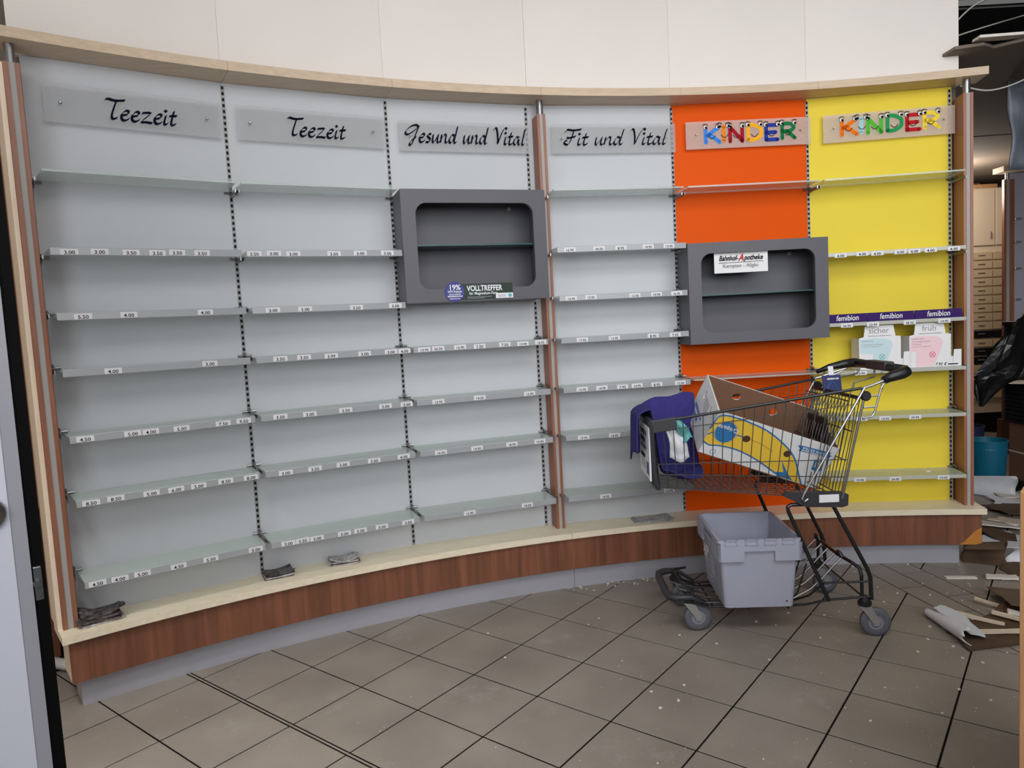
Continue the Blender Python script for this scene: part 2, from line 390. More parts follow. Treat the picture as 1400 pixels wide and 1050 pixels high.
for k, (nv, _, poly, ctr) in enumerate(scored):
    if nv == 0 and k < 290:
        dz = random.uniform(-0.0003, 0.0003)
        if len(poly) == 4 and abs(parea(poly) - (T - J) ** 2) < 1e-5:
            if full_me is None:
                h = (T - J) / 2; b_ = 0.0008
                full_me = MB().add([(-h, -h, -0.0022), (h, -h, -0.0022), (h, h, -0.0022), (-h, h, -0.0022), (-h, -h, -b_), (h, -h, -b_), (h, h, -b_), (-h, h, -b_),
                                    (-h + b_, -h + b_, 0), (h - b_, -h + b_, 0), (h - b_, h - b_, 0), (-h + b_, h - b_, 0)],
                                   [(8, 9, 10, 11)] + [(i, (i + 1) % 4, 4 + (i + 1) % 4, 4 + i) for i in range(4)] + [(4 + i, 4 + (i + 1) % 4, 8 + (i + 1) % 4, 8 + i) for i in range(4)]).mesh('tile', M['tile'])
            obj('tile', full_me, floor, (ctr.x, ctr.y, dz), (0, 0, YAW))
        else:
            if poly[0].cross(poly[1]) + sum(poly[i].cross(poly[(i + 1) % len(poly)]) for i in range(1, len(poly))) < 0: poly = poly[::-1]
            MB().prism([p - ctr for p in poly], -0.0022, 0).build('tile', M['tile'], floor, loc=(ctr.x, ctr.y, dz))
    else:
        if sum(poly[i].cross(poly[(i + 1) % len(poly)]) for i in range(len(poly))) < 0: poly = poly[::-1]
        rest.prism(poly, -0.0022, 0)
o = rest.build('outer_tiles', M['tile'], floor); o['kind'] = 'stuff'
jb = MB()
g0, g1 = -2 + DA + 0.012, -2 - 0.012
p = [gp(g0, -12), gp(g1, -12), gp(g1, 12), gp(g0, 12)]
jb.prism([p[3], p[2], p[1], p[0]], -0.0022, -0.0006); jb.build('expansion_joint', M['tile'], floor)

# ------------------------------------------------------------------ walls and ceilings
wb = struct(empty('wall_back', (0, 0, 0)), 'off-white curved wall above the wooden cornice', 'wall')
for i in range(1, 7):
    A, rz, L = BAY[i]
    x0 = -0.03 if i == 1 else (-0.045 if i == 4 else 0.0); x1 = L + (0.035 if i == 6 else 0)
    MB().box((x0 + 0.0004, 0.0, 2.47), (x1 - 0.0004, 0.05, 3.35)).build('wall_panel', M['wall'], wb, loc=A, rot=(0, 0, rz))
    MB().box((x0, 0.032, 0.0), (x1, 0.06, 2.47)).build('backing_board', M['darkwall'], wb, loc=A, rot=(0, 0, rz))
struct(MB().box((-2.6, -0.3, 0), (-2.45, 8.5, 3.35)).build('wall_left', M['cream']), 'cream plaster wall behind the left end of the shelves', 'wall')
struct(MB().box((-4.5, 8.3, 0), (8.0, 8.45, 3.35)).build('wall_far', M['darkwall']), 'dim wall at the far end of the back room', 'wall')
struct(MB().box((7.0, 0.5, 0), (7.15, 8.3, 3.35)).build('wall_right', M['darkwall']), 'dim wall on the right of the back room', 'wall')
struct(MB().box((-2.75, -3.0, 3.35), (2.35, 3.3, 3.45)).build('ceiling', M['white_ceiling']), 'white ceiling above the shop floor', 'ceiling')
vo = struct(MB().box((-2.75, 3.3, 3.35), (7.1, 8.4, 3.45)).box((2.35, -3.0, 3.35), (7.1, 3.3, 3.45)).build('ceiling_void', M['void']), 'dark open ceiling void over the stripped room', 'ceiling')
# low ceiling boards of the back room
lc = struct(empty('ceiling_low', (0, 0, 0)), 'grey-brown suspended ceiling boards of the back room, broken at the front', 'ceiling')
ys = [3.72, 5.15, 5.75, 6.6, 8.3]
for k in range(4):
    y0, y1 = ys[k], ys[k + 1]
    sk = -0.06
    pts = [(2.3, y0 - sk * 0), (7.0, y0 + sk * 6), (7.0, y1 - 0.008 + sk * 6), (2.3, y1 - 0.008)]
    if k == 0:
        pts = [(7.0, y1 - 0.4), (2.3, y1 - 0.008), (2.3, 3.70), (2.42, 3.66), (2.5, 3.71), (2.6, 3.63), (2.74, 3.68), (2.95, 3.6), (3.3, 3.66), (4.2, 3.5), (7.0, 3.4)][::-1]
    MB().prism(pts, 2.62 + 0.004 * (k % 2), 2.635).build('ceiling_board', M['ceil'], lc)

# ------------------------------------------------------------------ curved plinth, cornice, posts
pl = tag(empty('display_plinth', pol(-14, 5.0)), 'long curved plinth with beech top and walnut front under all six bays', 'plinth')
inv = Matrix.Translation(-pol(-14, 5.0))
def build_at(mb, name, m, parent, smooth=False):
    mb.v = [tuple(Vector(v) - Vector(parent.location)) for v in mb.v]
    return mb.build(name, m, parent, smooth)
for p0, p1 in ((-39.40, -13.50), (-13.48, 11.50)):
    n = 40
    build_at(arcboard(MB(), p0, p1, 4.912, 5.12 if p0 > -30 else 5.12, 0.2743, ZBASE, n), 'worktop', M['beech'], pl)
for p0, p1 in ((-39.15, -13.49), (-13.49, 11.32)):
    build_at(arcboard(MB(), p0, p1, 4.934, 4.950, 0.1102, 0.2743, 40), 'fascia_panel', M['walnut'], pl)
for p0, p1 in ((-38.8, -13.26), (-13.24, 10.25)):
    build_at(arcboard(MB(), p0, p1, 4.973, 4.985, 0.0, 0.1102, 40), 'toe_kick', M['kick'], pl)
for ph, dd in ((-39.15, 0.15), (11.32, -0.15)):
    build_at(arcboard(MB(), min(ph, ph + dd), max(ph, ph + dd), 4.950, 5.12, 0.1102, 0.2743, 1), 'end_panel', M['beech_v' if ph < 0 else 'walnut'], pl)
for ph, dd in ((-38.8, 0.12), (10.25, -0.12)):
    build_at(arcboard(MB(), min(ph, ph + dd), max(ph, ph + dd), 4.985, 5.12, 0.0, 0.1102, 1), 'kick_end', M['kick'], pl)
# torn veneer corner showing raw board
tv = MB()
pts = [(10.05, 0.1115), (10.35, 0.125), (10.6, 0.150), (10.9, 0.178), (11.1, 0.19), (11.3, 0.20), (11.3, 0.1115)]
vs = [pol(p, 4.9325, z) for p, z in pts] + [pol(p, 4.9345, z) for p, z in pts]; n = len(pts)
tv.add(vs, [tuple(range(n)), tuple(range(2 * n - 1, n - 1, -1))] + [(i, (i + 1) % n, n + (i + 1) % n, n + i) for i in range(n)])
o = build_at(tv, 'torn_veneer', M['orangeply'], pl); o['label'] = 'orange raw board where the veneer has torn off'

cn = tag(empty('cornice', pol(-14, 5.0, 2.4694)), 'long curved beech cornice board running above all the shelves', 'cornice')
ed = [-40.3] + [PHI[1], PHI[2], -13.98, PHI[4], PHI[5], 11.75]
for k in range(6):
    build_at(arcboard(MB(), ed[k] + 0.006, ed[k + 1] - 0.006, 4.944, 5.096, 2.4694, 2.5066, 14), 'cornice_board', M['cornice'], cn)

POSTZ = 2.40
def make_post(phi, Rf, label, side=None, wdt=0.044):
    root = tag(empty('upright_post', pol(phi, Rf, ZBASE), -math.radians(phi)), label, 'post', 'uprights of the shelving wall')
    d = RR - Rf - 0.002; hz = POSTZ - ZBASE; b = wdt * 0.31; g = wdt * 0.19
    for s in (-1, 1):
        x0, x1 = sorted((s * wdt / 2, s * g))
        MB().box((x0, 0, 0), (x1, d, hz)).build('side_board', M['post'], root)
    MB().box((-g, 0.003, 0), (g, d, hz)).build('metal_strip', M['alu'], root)
    MB().lathe([(0.017, hz), (0.017, hz + 0.069)], 20, Matrix.Translation((0, 0.022, 0))).build('spacer_tube', M['steel'], root, smooth=False)
    if side:
        MB().box((-wdt / 2 - 0.017, 0.012, 0), (-wdt / 2 - 0.001, 0.2, hz)).build('end_board', M['beech_v'], root)
    return root
make_post(-38.93, 4.992, 'wooden upright post at the far left end of the shelving', side=True, wdt=0.05)
make_post(-13.77, 5.015, 'wooden upright post in the middle of the shelving', wdt=0.043)
make_post(10.87, 4.985, 'wooden upright post at the right end beside the yellow bay', wdt=0.045)

# ------------------------------------------------------------------ bays: back panel and slotted rails
rail_me = {}
def make_rail(x, parent):
    if 'r' not in rail_me:
        m = MB(); z0, z1 = 0.0, 2.15; wd = 0.0072
        m.box((-wd, -0.003, z0), (-wd + 0.002, 0.0, z1)); m.box((wd - 0.002, -0.003, z0), (wd, 0, z1))
        z = z0
        while z < z1 - 0.02:
            m.box((-wd + 0.002, -0.003, z), (wd - 0.002, 0, z + 0.011)); z += 0.025
        rail_me['r'] = m.mesh('slotted_rail', M['railm']); rail_me['b'] = MB().box((-0.006, -0.0012, z0), (0.006, -0.0002, z1)).mesh('slot_backing', M['black'])
    r = obj('slotted_rail', rail_me['r'], parent, (x, -0.001, ZBASE + 0.002)); obj('slot_backing', rail_me['b'], r); return r
for i in range(1, 7):
    A, rz, L = BAY[i]
    root = tag(empty('shelving_bay', (A.x, A.y, ZBASE), rz), {1: 'white back panel of the leftmost Teezeit bay', 2: 'white back panel of the second Teezeit bay', 3: 'white back panel of the Gesund und Vital bay with grey showcase',
               4: 'white back panel of the Fit und Vital bay', 5: 'bright orange back panel behind the shopping trolley', 6: 'bright yellow back panel at the right end'}[i], 'back panel', 'back panels of the shelving wall')
    e = 0.0004
    pb = MB().box((e, 0, 0), (L - e, 0.016, ZTOP - ZBASE)).build('back_panel', M[{5: 'orange', 6: 'yellow'}.get(i, 'panel')], root)
    r = make_rail(L - (0.012 if i in (3, 6) else 0), root); r.location.z = 0.002
    if i == 4: r = make_rail(0.012, root); r.location.z = 0.002
    if i == 3: MB().box((L, 0, 0), (L + 0.05, 0.016, ZTOP - ZBASE)).build('filler_panel', M['panel'], root)

# ------------------------------------------------------------------ glass shelves with label strips and price tags
LV = [2.012, 1.730, 1.493, 1.285, 1.038, 0.797, 0.487]
LV6 = [2.012, 1.640, 1.284, 1.036, 0.799, 0.480]
TAGS = {1: {1: [(0.085, '3.00'), (0.182, '3.00'), (0.287, '3.50'), (0.378, '3.50'), (0.449, '3.50'), (0.541, '3.50')], 2: [(0.108, '5.50'), (0.259, '4.00'), (0.534, '4.00')], 3: [(0.188, '4.00'), (0.534, '3.00')], 4: [(0.075, '4.50'), (0.233, '5.00'), (0.296, '4.00'), (0.407, '5.00'), (0.565, '7.50'), (0.647, '9.50')], 5: [(0.073, '8.50'), (0.155, '8.50'), (0.278, '5.00'), (0.367, '6.00'), (0.451, '5.00'), (0.556, '8.50'), (0.657, '8.00')], 6: [(0.067, '4.50'), (0.142, '4.00'), (0.22, '5.00'), (0.35, '4.50'), (0.472, '5.50'), (0.652, '5.00')]},
        2: {1: [(0.052, '3.50'), (0.131, '3.00'), (0.21, '3.00'), (0.383, '3.50'), (0.5, '3.00'), (0.624, '3.00')], 2: [(0.109, '3.00'), (0.242, '3.00'), (0.466, '3.50'), (0.645, '3.00')], 3: [(0.123, '3.50'), (0.222, '3.50'), (0.339, '3.99'), (0.488, '3.00'), (0.610, '3.00'), (0.674, '4.00')], 4: [(0.104, '3.50'), (0.228, '3.00'), (0.385, '3.50'), (0.567, '3.00'), (0.668, '3.00')], 5: [(0.108, '3.00'), (0.232, '3.50'), (0.356, '3.00'), (0.497, '3.00'), (0.637, '4.00')], 6: [(0.095, '3.00'), (0.156, '3.50'), (0.218, '3.00'), (0.339, '3.00'), (0.412, '3.00'), (0.512, '3.00'), (0.638, '3.00')]},
        3: {3: [(0.075, '13.95'), (0.142, '26.50'), (0.247, '13.90'), (0.343, '7.50'), (0.469, '7.50'), (0.562, '13.90'), (0.654, '16.95')], 4: [(0.127, '13.95'), (0.329, '14.50'), (0.583, '13.95')], 5: [(0.124, '16.95'), (0.301, '14.95'), (0.478, '18.95'), (0.624, '19.95')], 6: [(0.246, '13.95'), (0.541, '14.50')]},
        4: {1: [(0.089, '16.95'), (0.238, '24.50'), (0.351, '8.95'), (0.493, '14.95'), (0.603, '13.95')], 2: [(0.085, '16.95'), (0.186, '13.95'), (0.414, '12.95'), (0.528, '10.95'), (0.635, '16.95')], 3: [(0.132, '17.95'), (0.298, '13.95'), (0.502, '8.95'), (0.62, '7.95')], 4: [(0.12, '10.95'), (0.222, '14.95'), (0.33, '7.95'), (0.407, '14.95'), (0.512, '8.95'), (0.638, '13.50')], 5: [(0.116, '19.95'), (0.277, '14.95')], 6: [(0.217, '14.95'), (0.558, '13.95')]},
        5: {}, 6: {1: [(0.096, '4.00'), (0.201, '4.00'), (0.273, '4.00'), (0.384, '4.00'), (0.45, '4.00'), (0.528, '4.00'), (0.637, '4.00')], 2: [(0.121, '26.95'), (0.248, '23.95'), (0.425, '38.95'), (0.59, '19.95')], 3: [(0.186, '13.95')], 4: [(0.186, '13.95'), (0.301, '13.50'), (0.447, '29.95')], 5: [(0.174, '19.90'), (0.348, '24.95'), (0.583, '19.95')]}}
SD = 0.190; TAPER = 0.0135
def shelf_mesh():
    x0, x1, x0f, x1f = 0.012, 0.7204 - 0.012, 0.012 + TAPER, 0.7204 - 0.012 - TAPER
    m = MB(); vs = [(x0, -0.008, -0.004), (x1, -0.008, -0.004), (x1f, -SD, -0.004), (x0f, -SD, -0.004), (x0, -0.008, 0.004), (x1, -0.008, 0.004), (x1f, -SD, 0.004), (x0f, -SD, 0.004)]
    return m.add(vs, [(0, 1, 2, 3), (7, 6, 5, 4), (0, 4, 5, 1), (1, 5, 6, 2), (2, 6, 7, 3), (3, 7, 4, 0)]).mesh('glass_pane', M['glass'])
SHELF = shelf_mesh()
STRIP = MB().bevbox((0.012 + TAPER, -SD - 0.006, -0.022), (0.7204 - 0.012 - TAPER, -SD - 0.0005, 0.006), 0.0015).mesh('label_strip', M['strip'])
STRIPC = MB().bevbox((0.012 + TAPER, -SD - 0.004, -0.014), (0.7204 - 0.012 - TAPER, -SD - 0.0005, 0.004), 0.001).mesh('label_strip', M['clear'])
TAGM = {0: MB().box((-0.029, -0.0012, -0.0105), (0.029, 0, 0.0105)).mesh('price_tag', M['tag'])}
br = MB().tube([(-0.016, -0.012, 0), (0.026, -0.012, 0)], 0.0052, 8).tube([(0, -0.003, 0.012), (0, -0.05, 0.0)], 0.004, 6).box((-0.003, -0.15, -0.02), (0.001, -0.004, -0.006)).mesh('shelf_bracket', M['steel'])
ORD = ['topmost', 'second', 'third', 'fourth', 'fifth', 'sixth', 'lowest']
def make_shelf(i, lvl, z, label, strip):
    A, rz, L = BAY[i]
    root = tag(empty('glass_shelf', (A.x, A.y, z), rz), label, 'shelf', 'glass shelves in the ' + BAYNAME[i])
    obj('glass_pane', SHELF, root)
    up = lvl >= 2
    for x, f in ((0.004, 1), (L - 0.004, -1)):
        b = obj('shelf_bracket', br, root, (x, 0, 0.010 if up else -0.012))
        if f < 0: b.scale = (-1, 1, 1)
    if strip:
        st = obj('label_strip', STRIP if strip == 1 else STRIPC, root)
        for x, s in TAGS[i].get(lvl, []):
            zz = -0.009 + random.uniform(-.0015, .0015)
            t = obj('price_tag', TAGM[0], root, (x, -SD - (0.0066 if strip == 1 else 0.0046), zz), (0, random.uniform(-.02, .02), 0))
            tx = obj('price_text', text_mesh(s, 0.0185 if len(s) == 4 else 0.016, M['ink'], bold=0.02, res=2, xs=1.12), t, (0, -0.0016, -0.003), (math.radians(90), 0, 0))
    return root
for i in (1, 2, 4):
    for l in range(7):
        make_shelf(i, l, LV[l], '%s glass shelf of seven in the %s' % (ORD[l], BAYNAME[i]), 1 if l else 0)
for n, l in enumerate((3, 4, 5, 6)):
    make_shelf(3, l, LV[l], '%s glass shelf under the showcase in the Gesund und Vital bay' % ['first', 'second', 'third', 'lowest'][n], 1)
make_shelf(5, 0, LV[0], 'glass shelf above the showcase in the orange bay', 0)
make_shelf(5, 4, LV6[3], 'glass shelf below the showcase in the orange bay behind the trolley', 0)
for l in range(6):
    make_shelf(6, l, LV6[l], '%s glass shelf of six in the yellow bay' % (ORD[l] if l < 5 else 'lowest'), 2 if l else 0)

# ------------------------------------------------------------------ header signs
GL = {'T': (.62, [[(.0, .93), (.12, 1.0), (.42, .94), (.86, 1.0)], [(.5, .95), (.40, .6), (.31, .2), (.36, .02), (.56, .1)]]),
      'e': (.42, [[(.08, .24), (.33, .32), (.38, .46), (.26, .5), (.08, .3), (.1, .05), (.24, 0), (.42, .12)]]),
      'z': (.52, [[(.06, .46), (.2, .5), (.44, .48), (.04, .03), (.25, .03), (.52, .0)]]),
      'i': (.25, [[(.13, .48), (.06, .1), (.12, 0), (.25, .1)], [(.06, .74), (.17, .66)]]),
      't': (.33, [[(.22, .75), (.1, .15), (.15, 0), (.33, .1)], [(.0, .47), (.36, .51)]]),
      'G': (.80, [[(.86, .86), (.66, 1.0), (.3, .88), (.02, .58), (.14, .42), (.5, .62), (.78, .86)], [(.8, .82), (.56, .2), (.40, -.18), (.28, -.12), (.42, .1), (.72, .3)]]),
      's': (.38, [[(.36, .48), (.2, .5), (.12, .36), (.3, .2), (.22, .02), (.02, .03)]]),
      'u': (.5, [[(.08, .48), (.04, .12), (.12, 0), (.35, .38)], [(.4, .5), (.34, .12), (.4, 0), (.52, .1)]]),
      'n': (.5, [[(.08, .5), (.02, 0)], [(.03, .2), (.25, .48), (.36, .45), (.32, .1), (.38, 0), (.5, .1)]]),
      'd': (.54, [[(.38, .42), (.22, .5), (.04, .2), (.1, 0), (.25, .1), (.4, .42)], [(.56, 1.0), (.44, .45), (.36, .1), (.42, 0), (.54, .1)]]),
      'V': (.66, [[(0, .86), (.1, 1), (.2, .92), (.28, .5), (.3, .03)], [(.3, .03), (.55, .7), (.76, 1.02), (.88, .92)]]),
      'a': (.5, [[(.38, .42), (.22, .5), (.04, .2), (.1, 0), (.25, .1), (.4, .42)], [(.42, .5), (.36, .1), (.42, 0), (.52, .1)]]),
      'l': (.27, [[(.27, 1.0), (.12, .3), (.08, .05), (.15, 0), (.27, .1)]]),
      'F': (.72, [[(.04, .8), (.16, .98), (.5, .94), (.96, 1.0)], [(.54, .95), (.42, .4), (.26, .04), (.06, .1), (.04, .24), (.2, .3)], [(.16, .5), (.3, .46), (.66, .56)]]),
      ' ': (.34, [])}
def script_text(s, x0, x1, base, h, mtx, track=0.03):
    adv = sum(GL[c][0] + track for c in s); k = (x1 - x0) / adv; out = []; m = MB(); x = x0
    for c in s:
        a, st = GL[c]
        if c == ' ': out.append(m); m = MB()
        for line in st:
            pen(m, [(x + (px + 0.10 * py) * k, base + py * h) for px, py in line], h * 0.165, mtx, nib=math.radians(48), smooth=6)
        x += (a + track) * k
    return out + [m]
EYE_W = mat('eye_white', (240, 240, 236), 0.4)
LET = {'K': ([[(.1, 0), (.1, 1)], [(.75, 1), (.15, .45)], [(.3, .55), (.8, 0)]], .9), 'I': ([[(.12, 0), (.12, 1)]], .34),
       'N': ([[(.1, 0), (.1, 1)], [(.1, 1), (.72, 0)], [(.72, 0), (.72, 1)]], .92), 'D': ([[(.1, 0), (.1, 1)], [(.1, 1), (.4, 1), (.72, .75), (.76, .5), (.72, .25), (.4, 0), (.1, 0)]], .92),
       'E': ([[(.1, 0), (.1, 1)], [(.1, 1), (.66, 1)], [(.1, .5), (.58, .5)], [(.1, 0), (.68, 0)]], .82), 'R': ([[(.1, 0), (.1, 1)], [(.1, 1), (.5, .98), (.7, .75), (.5, .5), (.1, .48)], [(.35, .48), (.74, 0)]], .85)}
def make_sign(i, x0, x1, z0, z1, kind, data):
    A, rz, L = BAY[i]; zc = (z0 + z1) / 2
    lab = {1: 'frosted header sign reading Teezeit at far left', 2: 'second frosted Teezeit header sign from the left', 3: 'frosted header sign reading Gesund und Vital', 4: 'frosted header sign reading Fit und Vital',
           5: 'frosted sign with colourful KINDER letters on orange', 6: 'frosted sign with colourful KINDER letters on yellow'}[i]
    root = tag(empty('header_sign', (A.x, A.y, z0), rz), lab, 'sign', 'frosted header signs over the bays')
    MB().bevbox((x0, -0.034, 0), (x1, -0.029, z1 - z0), 0.001).build('acrylic_plate', M['acrylc' if i > 4 else 'acryl'], root)
    for sx in (x0 + 0.055, x1 - 0.055):
        MB().lathe([(0.0055, 0), (0.0055, 0.037), (0.003, 0.0395)], 10, Matrix.Translation((sx, 0, (z1 - z0) * 0.52)) @ Matrix.Rotation(math.radians(90), 4, 'X')).build('standoff_screw', M['steel'], root)
    F_ = Matrix.Translation((0, -0.0346, 0)) @ FACE
    if kind == 'script':
        s, tx0, tx1, base, h = data
        for wm_ in script_text(s, tx0, tx1, base - z0, h, F_): wm_.build('lettering_word', M['navyink'], root)
    else:
        cols, tx0, tx1, base, h, tilt = data; k = (tx1 - tx0) / sum(LET[c][1] for c in 'KINDER'); x = tx0
        for n, (c, col) in enumerate(zip('KINDER', cols)):
            st, a = LET[c]; m = MB(); bz = base - z0 + (0.004 if n % 2 else 0.0)
            for q in st: pen(m, [(x + px * k, bz + py * h) for px, py in q], h * 0.27, F_, nib=None, smooth=5 if len(q) > 2 else 0)
            lo = m.build('letter', mat('letter_' + '_'.join(map(str, col)), col, 0.6, spec=0.08), root)
            ex = [(.1, .72)] if False else [(.08 * k, 0), (min(a - .12, .72) * k, 0)]
            if c == 'I': ex = [(-.10 * k, 0), (.34 * k, 0)]
            F2 = Matrix.Translation((0, -0.0352, 0)) @ FACE; F3 = Matrix.Translation((0, -0.0357, 0)) @ FACE
            for q in ex:
                we = MB(); pu = MB(); bw = MB()
                cx, cz = x + q[0], bz + h * 1.04
                disc(we, (cx, cz), h * 0.14, F2, 0, 16); disc(pu, (cx + h * 0.04, cz - h * 0.02), h * 0.085, F3, 0, 12)
                pen(bw, [(cx - h * .17, cz + h * .15), (cx - h * .02, cz + h * .225), (cx + h * .17, cz + h * .18)], h * 0.05, F3, smooth=4)
                ey = we.build('eye', EYE_W, lo); pu.build('pupil', M['ink'], lo); bw.build('eyebrow', M['ink'], lo)
                og = MB(); pen(og, [(cx + h * .14 * math.cos(kk * math.pi / 8), cz + h * .14 * math.sin(kk * math.pi / 8)) for kk in range(17)], h * 0.03, F3, smooth=0); og.build('eye_outline', M['ink'], lo)
            mo = MB(); mx = x + (a * 0.46) * k; mz = bz + h * (0.30 if c in 'DR' else 0.34)
            pen(mo, [(mx - h * .24, mz + h * .08), (mx - h * .1, mz - h * .07), (mx + h * .08, mz - h * .08), (mx + h * .24, mz + h * .09)], h * 0.05, F3, smooth=4)
            mo.build('smile', M['ink'], lo)
            x += a * k
    return root
make_sign(1, 0.060, 0.697, 2.225, 2.372, 'script', ('Teezeit', 0.258, 0.520, 2.258, 0.078))
make_sign(2, 0.045, 0.700, 2.225, 2.372, 'script', ('Teezeit', 0.250, 0.512, 2.258, 0.078))
make_sign(3, 0.052, 0.709, 2.220, 2.363, 'script', ('Gesund und Vital', 0.078, 0.685, 2.262, 0.080))
make_sign(4, 0.064, 0.727, 2.220, 2.366, 'script', ('Fit und Vital', 0.124, 0.676, 2.262, 0.078))
make_sign(5, 0.066, 0.726, 2.230, 2.370, 'kinder', ([(64, 138, 232), (240, 134, 36), (164, 24, 44), (246, 178, 40), (40, 62, 156), (28, 120, 70)], 0.160, 0.652, 2.262, 0.074, 0))
make_sign(6, 0.072, 0.722, 2.226, 2.369, 'kinder', ([(240, 118, 24), (160, 212, 220), (84, 184, 60), (40, 150, 84), (186, 30, 36), (246, 214, 60)], 0.156, 0.652, 2.262, 0.074, 0))

# ------------------------------------------------------------------ grey showcases
def rrect(x0, x1, z0, z1, r, n=8):
    out = []
    for cx, cz, a0 in ((x1 - r, z1 - r, 0), (x0 + r, z1 - r, 90), (x0 + r, z0 + r, 180), (x1 - r, z0 + r, 270)):
        for k in range(n + 1):
            a = math.radians(a0 + 90 * k / n); out.append((cx + r * math.cos(a), cz + r * math.sin(a)))
    return out
def make_case(i, x0, x1, z0, z1, ox0, ox1, oz0, oz1, zs, label):
    A, rz, L = BAY[i]; D = 0.212; t = 0.016; ft = 0.018
    root = tag(empty('display_case', (A.x, A.y, z0), rz), label, 'display case', 'grey showcases hung on the shelving wall')
    h = z1 - z0
    b = MB(); b.box((x0, -D + ft, 0), (x0 + t, -0.004, h)).box((x1 - t, -D + ft, 0), (x1, -0.004, h)).box((x0 + t, -D + ft, 0), (x1 - t, -0.004, t)).box((x0 + t, -D + ft, h - t), (x1 - t, -0.004, h)).box((x0 + t, -0.02, t), (x1 - t, -0.004, h - t))
    b.build('case_body', M['case'], root)
    inn = rrect(ox0, ox1, oz0 - z0, oz1 - z0, 0.052); n = len(inn); f = MB(); out = []
    for (px, pz) in inn:   # matching outer ring point on the rectangle
        cx, cz = (ox0 + ox1) / 2, (oz0 + oz1) / 2 - z0; out.append(None)
    per = []
    crn = {0: (x1, h), 1: (x0, h), 2: (x0, 0), 3: (x1, 0)}
    for q in range(4):
        for k in range(9):
            a = k / 8; (px, pz) = inn[q * 9 + k]; c = crn[q]
            if q == 0: o_ = (x1, pz + (h - pz) * min(1, 2 * a)) if a <= .5 else (x1 + (px - x1) * (2 * a - 1), h)
            if q == 1: o_ = (px + (x0 - px) * min(1, 2 * a), h) if a <= .5 else (x0, h + (pz - h) * (2 * a - 1))
            if q == 2: o_ = (x0, pz * (1 - min(1, 2 * a))) if a <= .5 else (x0 + (px - x0) * (2 * a - 1), 0)
            if q == 3: o_ = (px + (x1 - px) * min(1, 2 * a), 0) if a <= .5 else (x1, pz * (2 * a - 1))
            per.append(o_)
    vs = [(p[0], -D, p[1]) for p in inn] + [(p[0], -D, p[1]) for p in per] + [(p[0], -D + ft, p[1]) for p in inn] + [(p[0], -D + ft, p[1]) for p in per]
    fs = []
    for k in range(n):
        j = (k + 1) % n
        fs += [(k, n + k, n + j, j)[::-1], (2 * n + k, 2 * n + j, 3 * n + j, 3 * n + k)[::-1], (k, j, 2 * n + j, 2 * n + k)[::-1], (n + k, 3 * n + k, 3 * n + j, n + j)[::-1]]
    f.add(vs, fs).build('front_frame', M['case'], root)
    MB().box((x0 + t + 0.001, -D + 0.024, zs - z0), (x1 - t - 0.001, -0.022, zs - z0 + 0.007)).build('inner_shelf', M['glassdark'], root)
    for sx in (x0 + t, x1 - t):
        for sy in (-0.06, -0.14):
            MB().tube([(sx - (0.0 if sx < .3 else 0.012), sy, zs - z0 - 0.004), (sx + (0.012 if sx < .3 else 0.0), sy, zs - z0 - 0.004)], 0.003, 8).build('shelf_pin', M['steel'], root)
    MB().lathe([(0.009, 0), (0.009, 0.004)], 14, Matrix.Translation((x1 - 0.12, -0.0205, h - 0.06)) @ Matrix.Rotation(math.radians(90), 4, 'X')).build('cable_cap', M['alu'], root)
    return root
make_case(3, 0.006, 0.706, 1.491, 2.008, 0.071, 0.642, 1.550, 1.946, 1.752, 'grey display case with rounded opening in the white Gesund und Vital bay')
make_case(5, 0.006, 0.722, 1.219, 1.728, 0.071, 0.654, 1.275, 1.674, 1.462, 'grey display case with rounded opening hung across the orange bay')

# promotional sticker on the white-bay case, paper sign in the orange-bay case
A, rz, L = BAY[3]; pz = 1.491
pm = tag(empty('promotion_strip', (A.x, A.y, pz), rz), 'dark green VOLLTREFFER strip with round 19% sticker on showcase edge', 'sticker')
FY = lambda y: Matrix.Translation((0, y, 0)) @ FACE
MB().box((0.250, -0.2155, 0.006), (0.518, -0.2125, 0.080)).build('banner', M['darkgreen'], pm)
m = MB(); m.lathe([(0.047, 0), (0.047, 0.004)], 32, Matrix.Translation((0.232, -0.2125, 0.045)) @ Matrix.Rotation(math.radians(90), 4, 'X')); dsk = m.build('round_sticker', M['indigo'], pm)
def put(s, size, mt, parent, x, y, z, **k):
    return obj('lettering', text_mesh(s, size, mt, **k), parent, (x, y, z), (math.radians(90), 0, 0))
PW = M['white']
put('19%', 0.034, PW, dsk, 0.232, -0.2175, 0.064, bold=.02); put('WPI-Rabatt', 0.0145, PW, dsk, 0.232, -0.2175, 0.045, bold=.015)
m = MB(); scribble(m, .205, .262, .033, .005, FY(-.2175), 1); scribble(m, .198, .268, .024, .0065, FY(-.2175), 2); scribble(m, .208, .258, .013, .0045, FY(-.2175), 3); m.build('small_print', PW, dsk)
put('VOLLTREFFER', 0.036, PW, pm, 0.378, -0.2162, 0.057, bold=.025, xs=.78); put('für Magnesium-Fans', 0.0175, PW, pm, 0.372, -0.2162, 0.034, bold=.015)
m = MB(); scribble(m, .292, .410, .018, .0035, FY(-.2162), 4); scribble(m, .292, .380, .012, .0035, FY(-.2162), 5); m.build('small_print', M['greyink'], pm)
wl = MB().box((0.432, -0.2166, 0.008), (0.518, -0.2154, 0.032)).build('logo_label', M['white'], pm)
m = MB(); scribble(m, .444, .484, .022, .004, FY(-.2172), 6); scribble(m, .444, .480, .016, .004, FY(-.2172), 7); m.build('small_print', M['greyink'], wl)
m = MB(); disc(m, (0.503, 0.020), 0.009, FY(-0.2172), 0, 14); m.build('logo_mark', M['tealfilm'], wl)
A, rz, L = BAY[5]
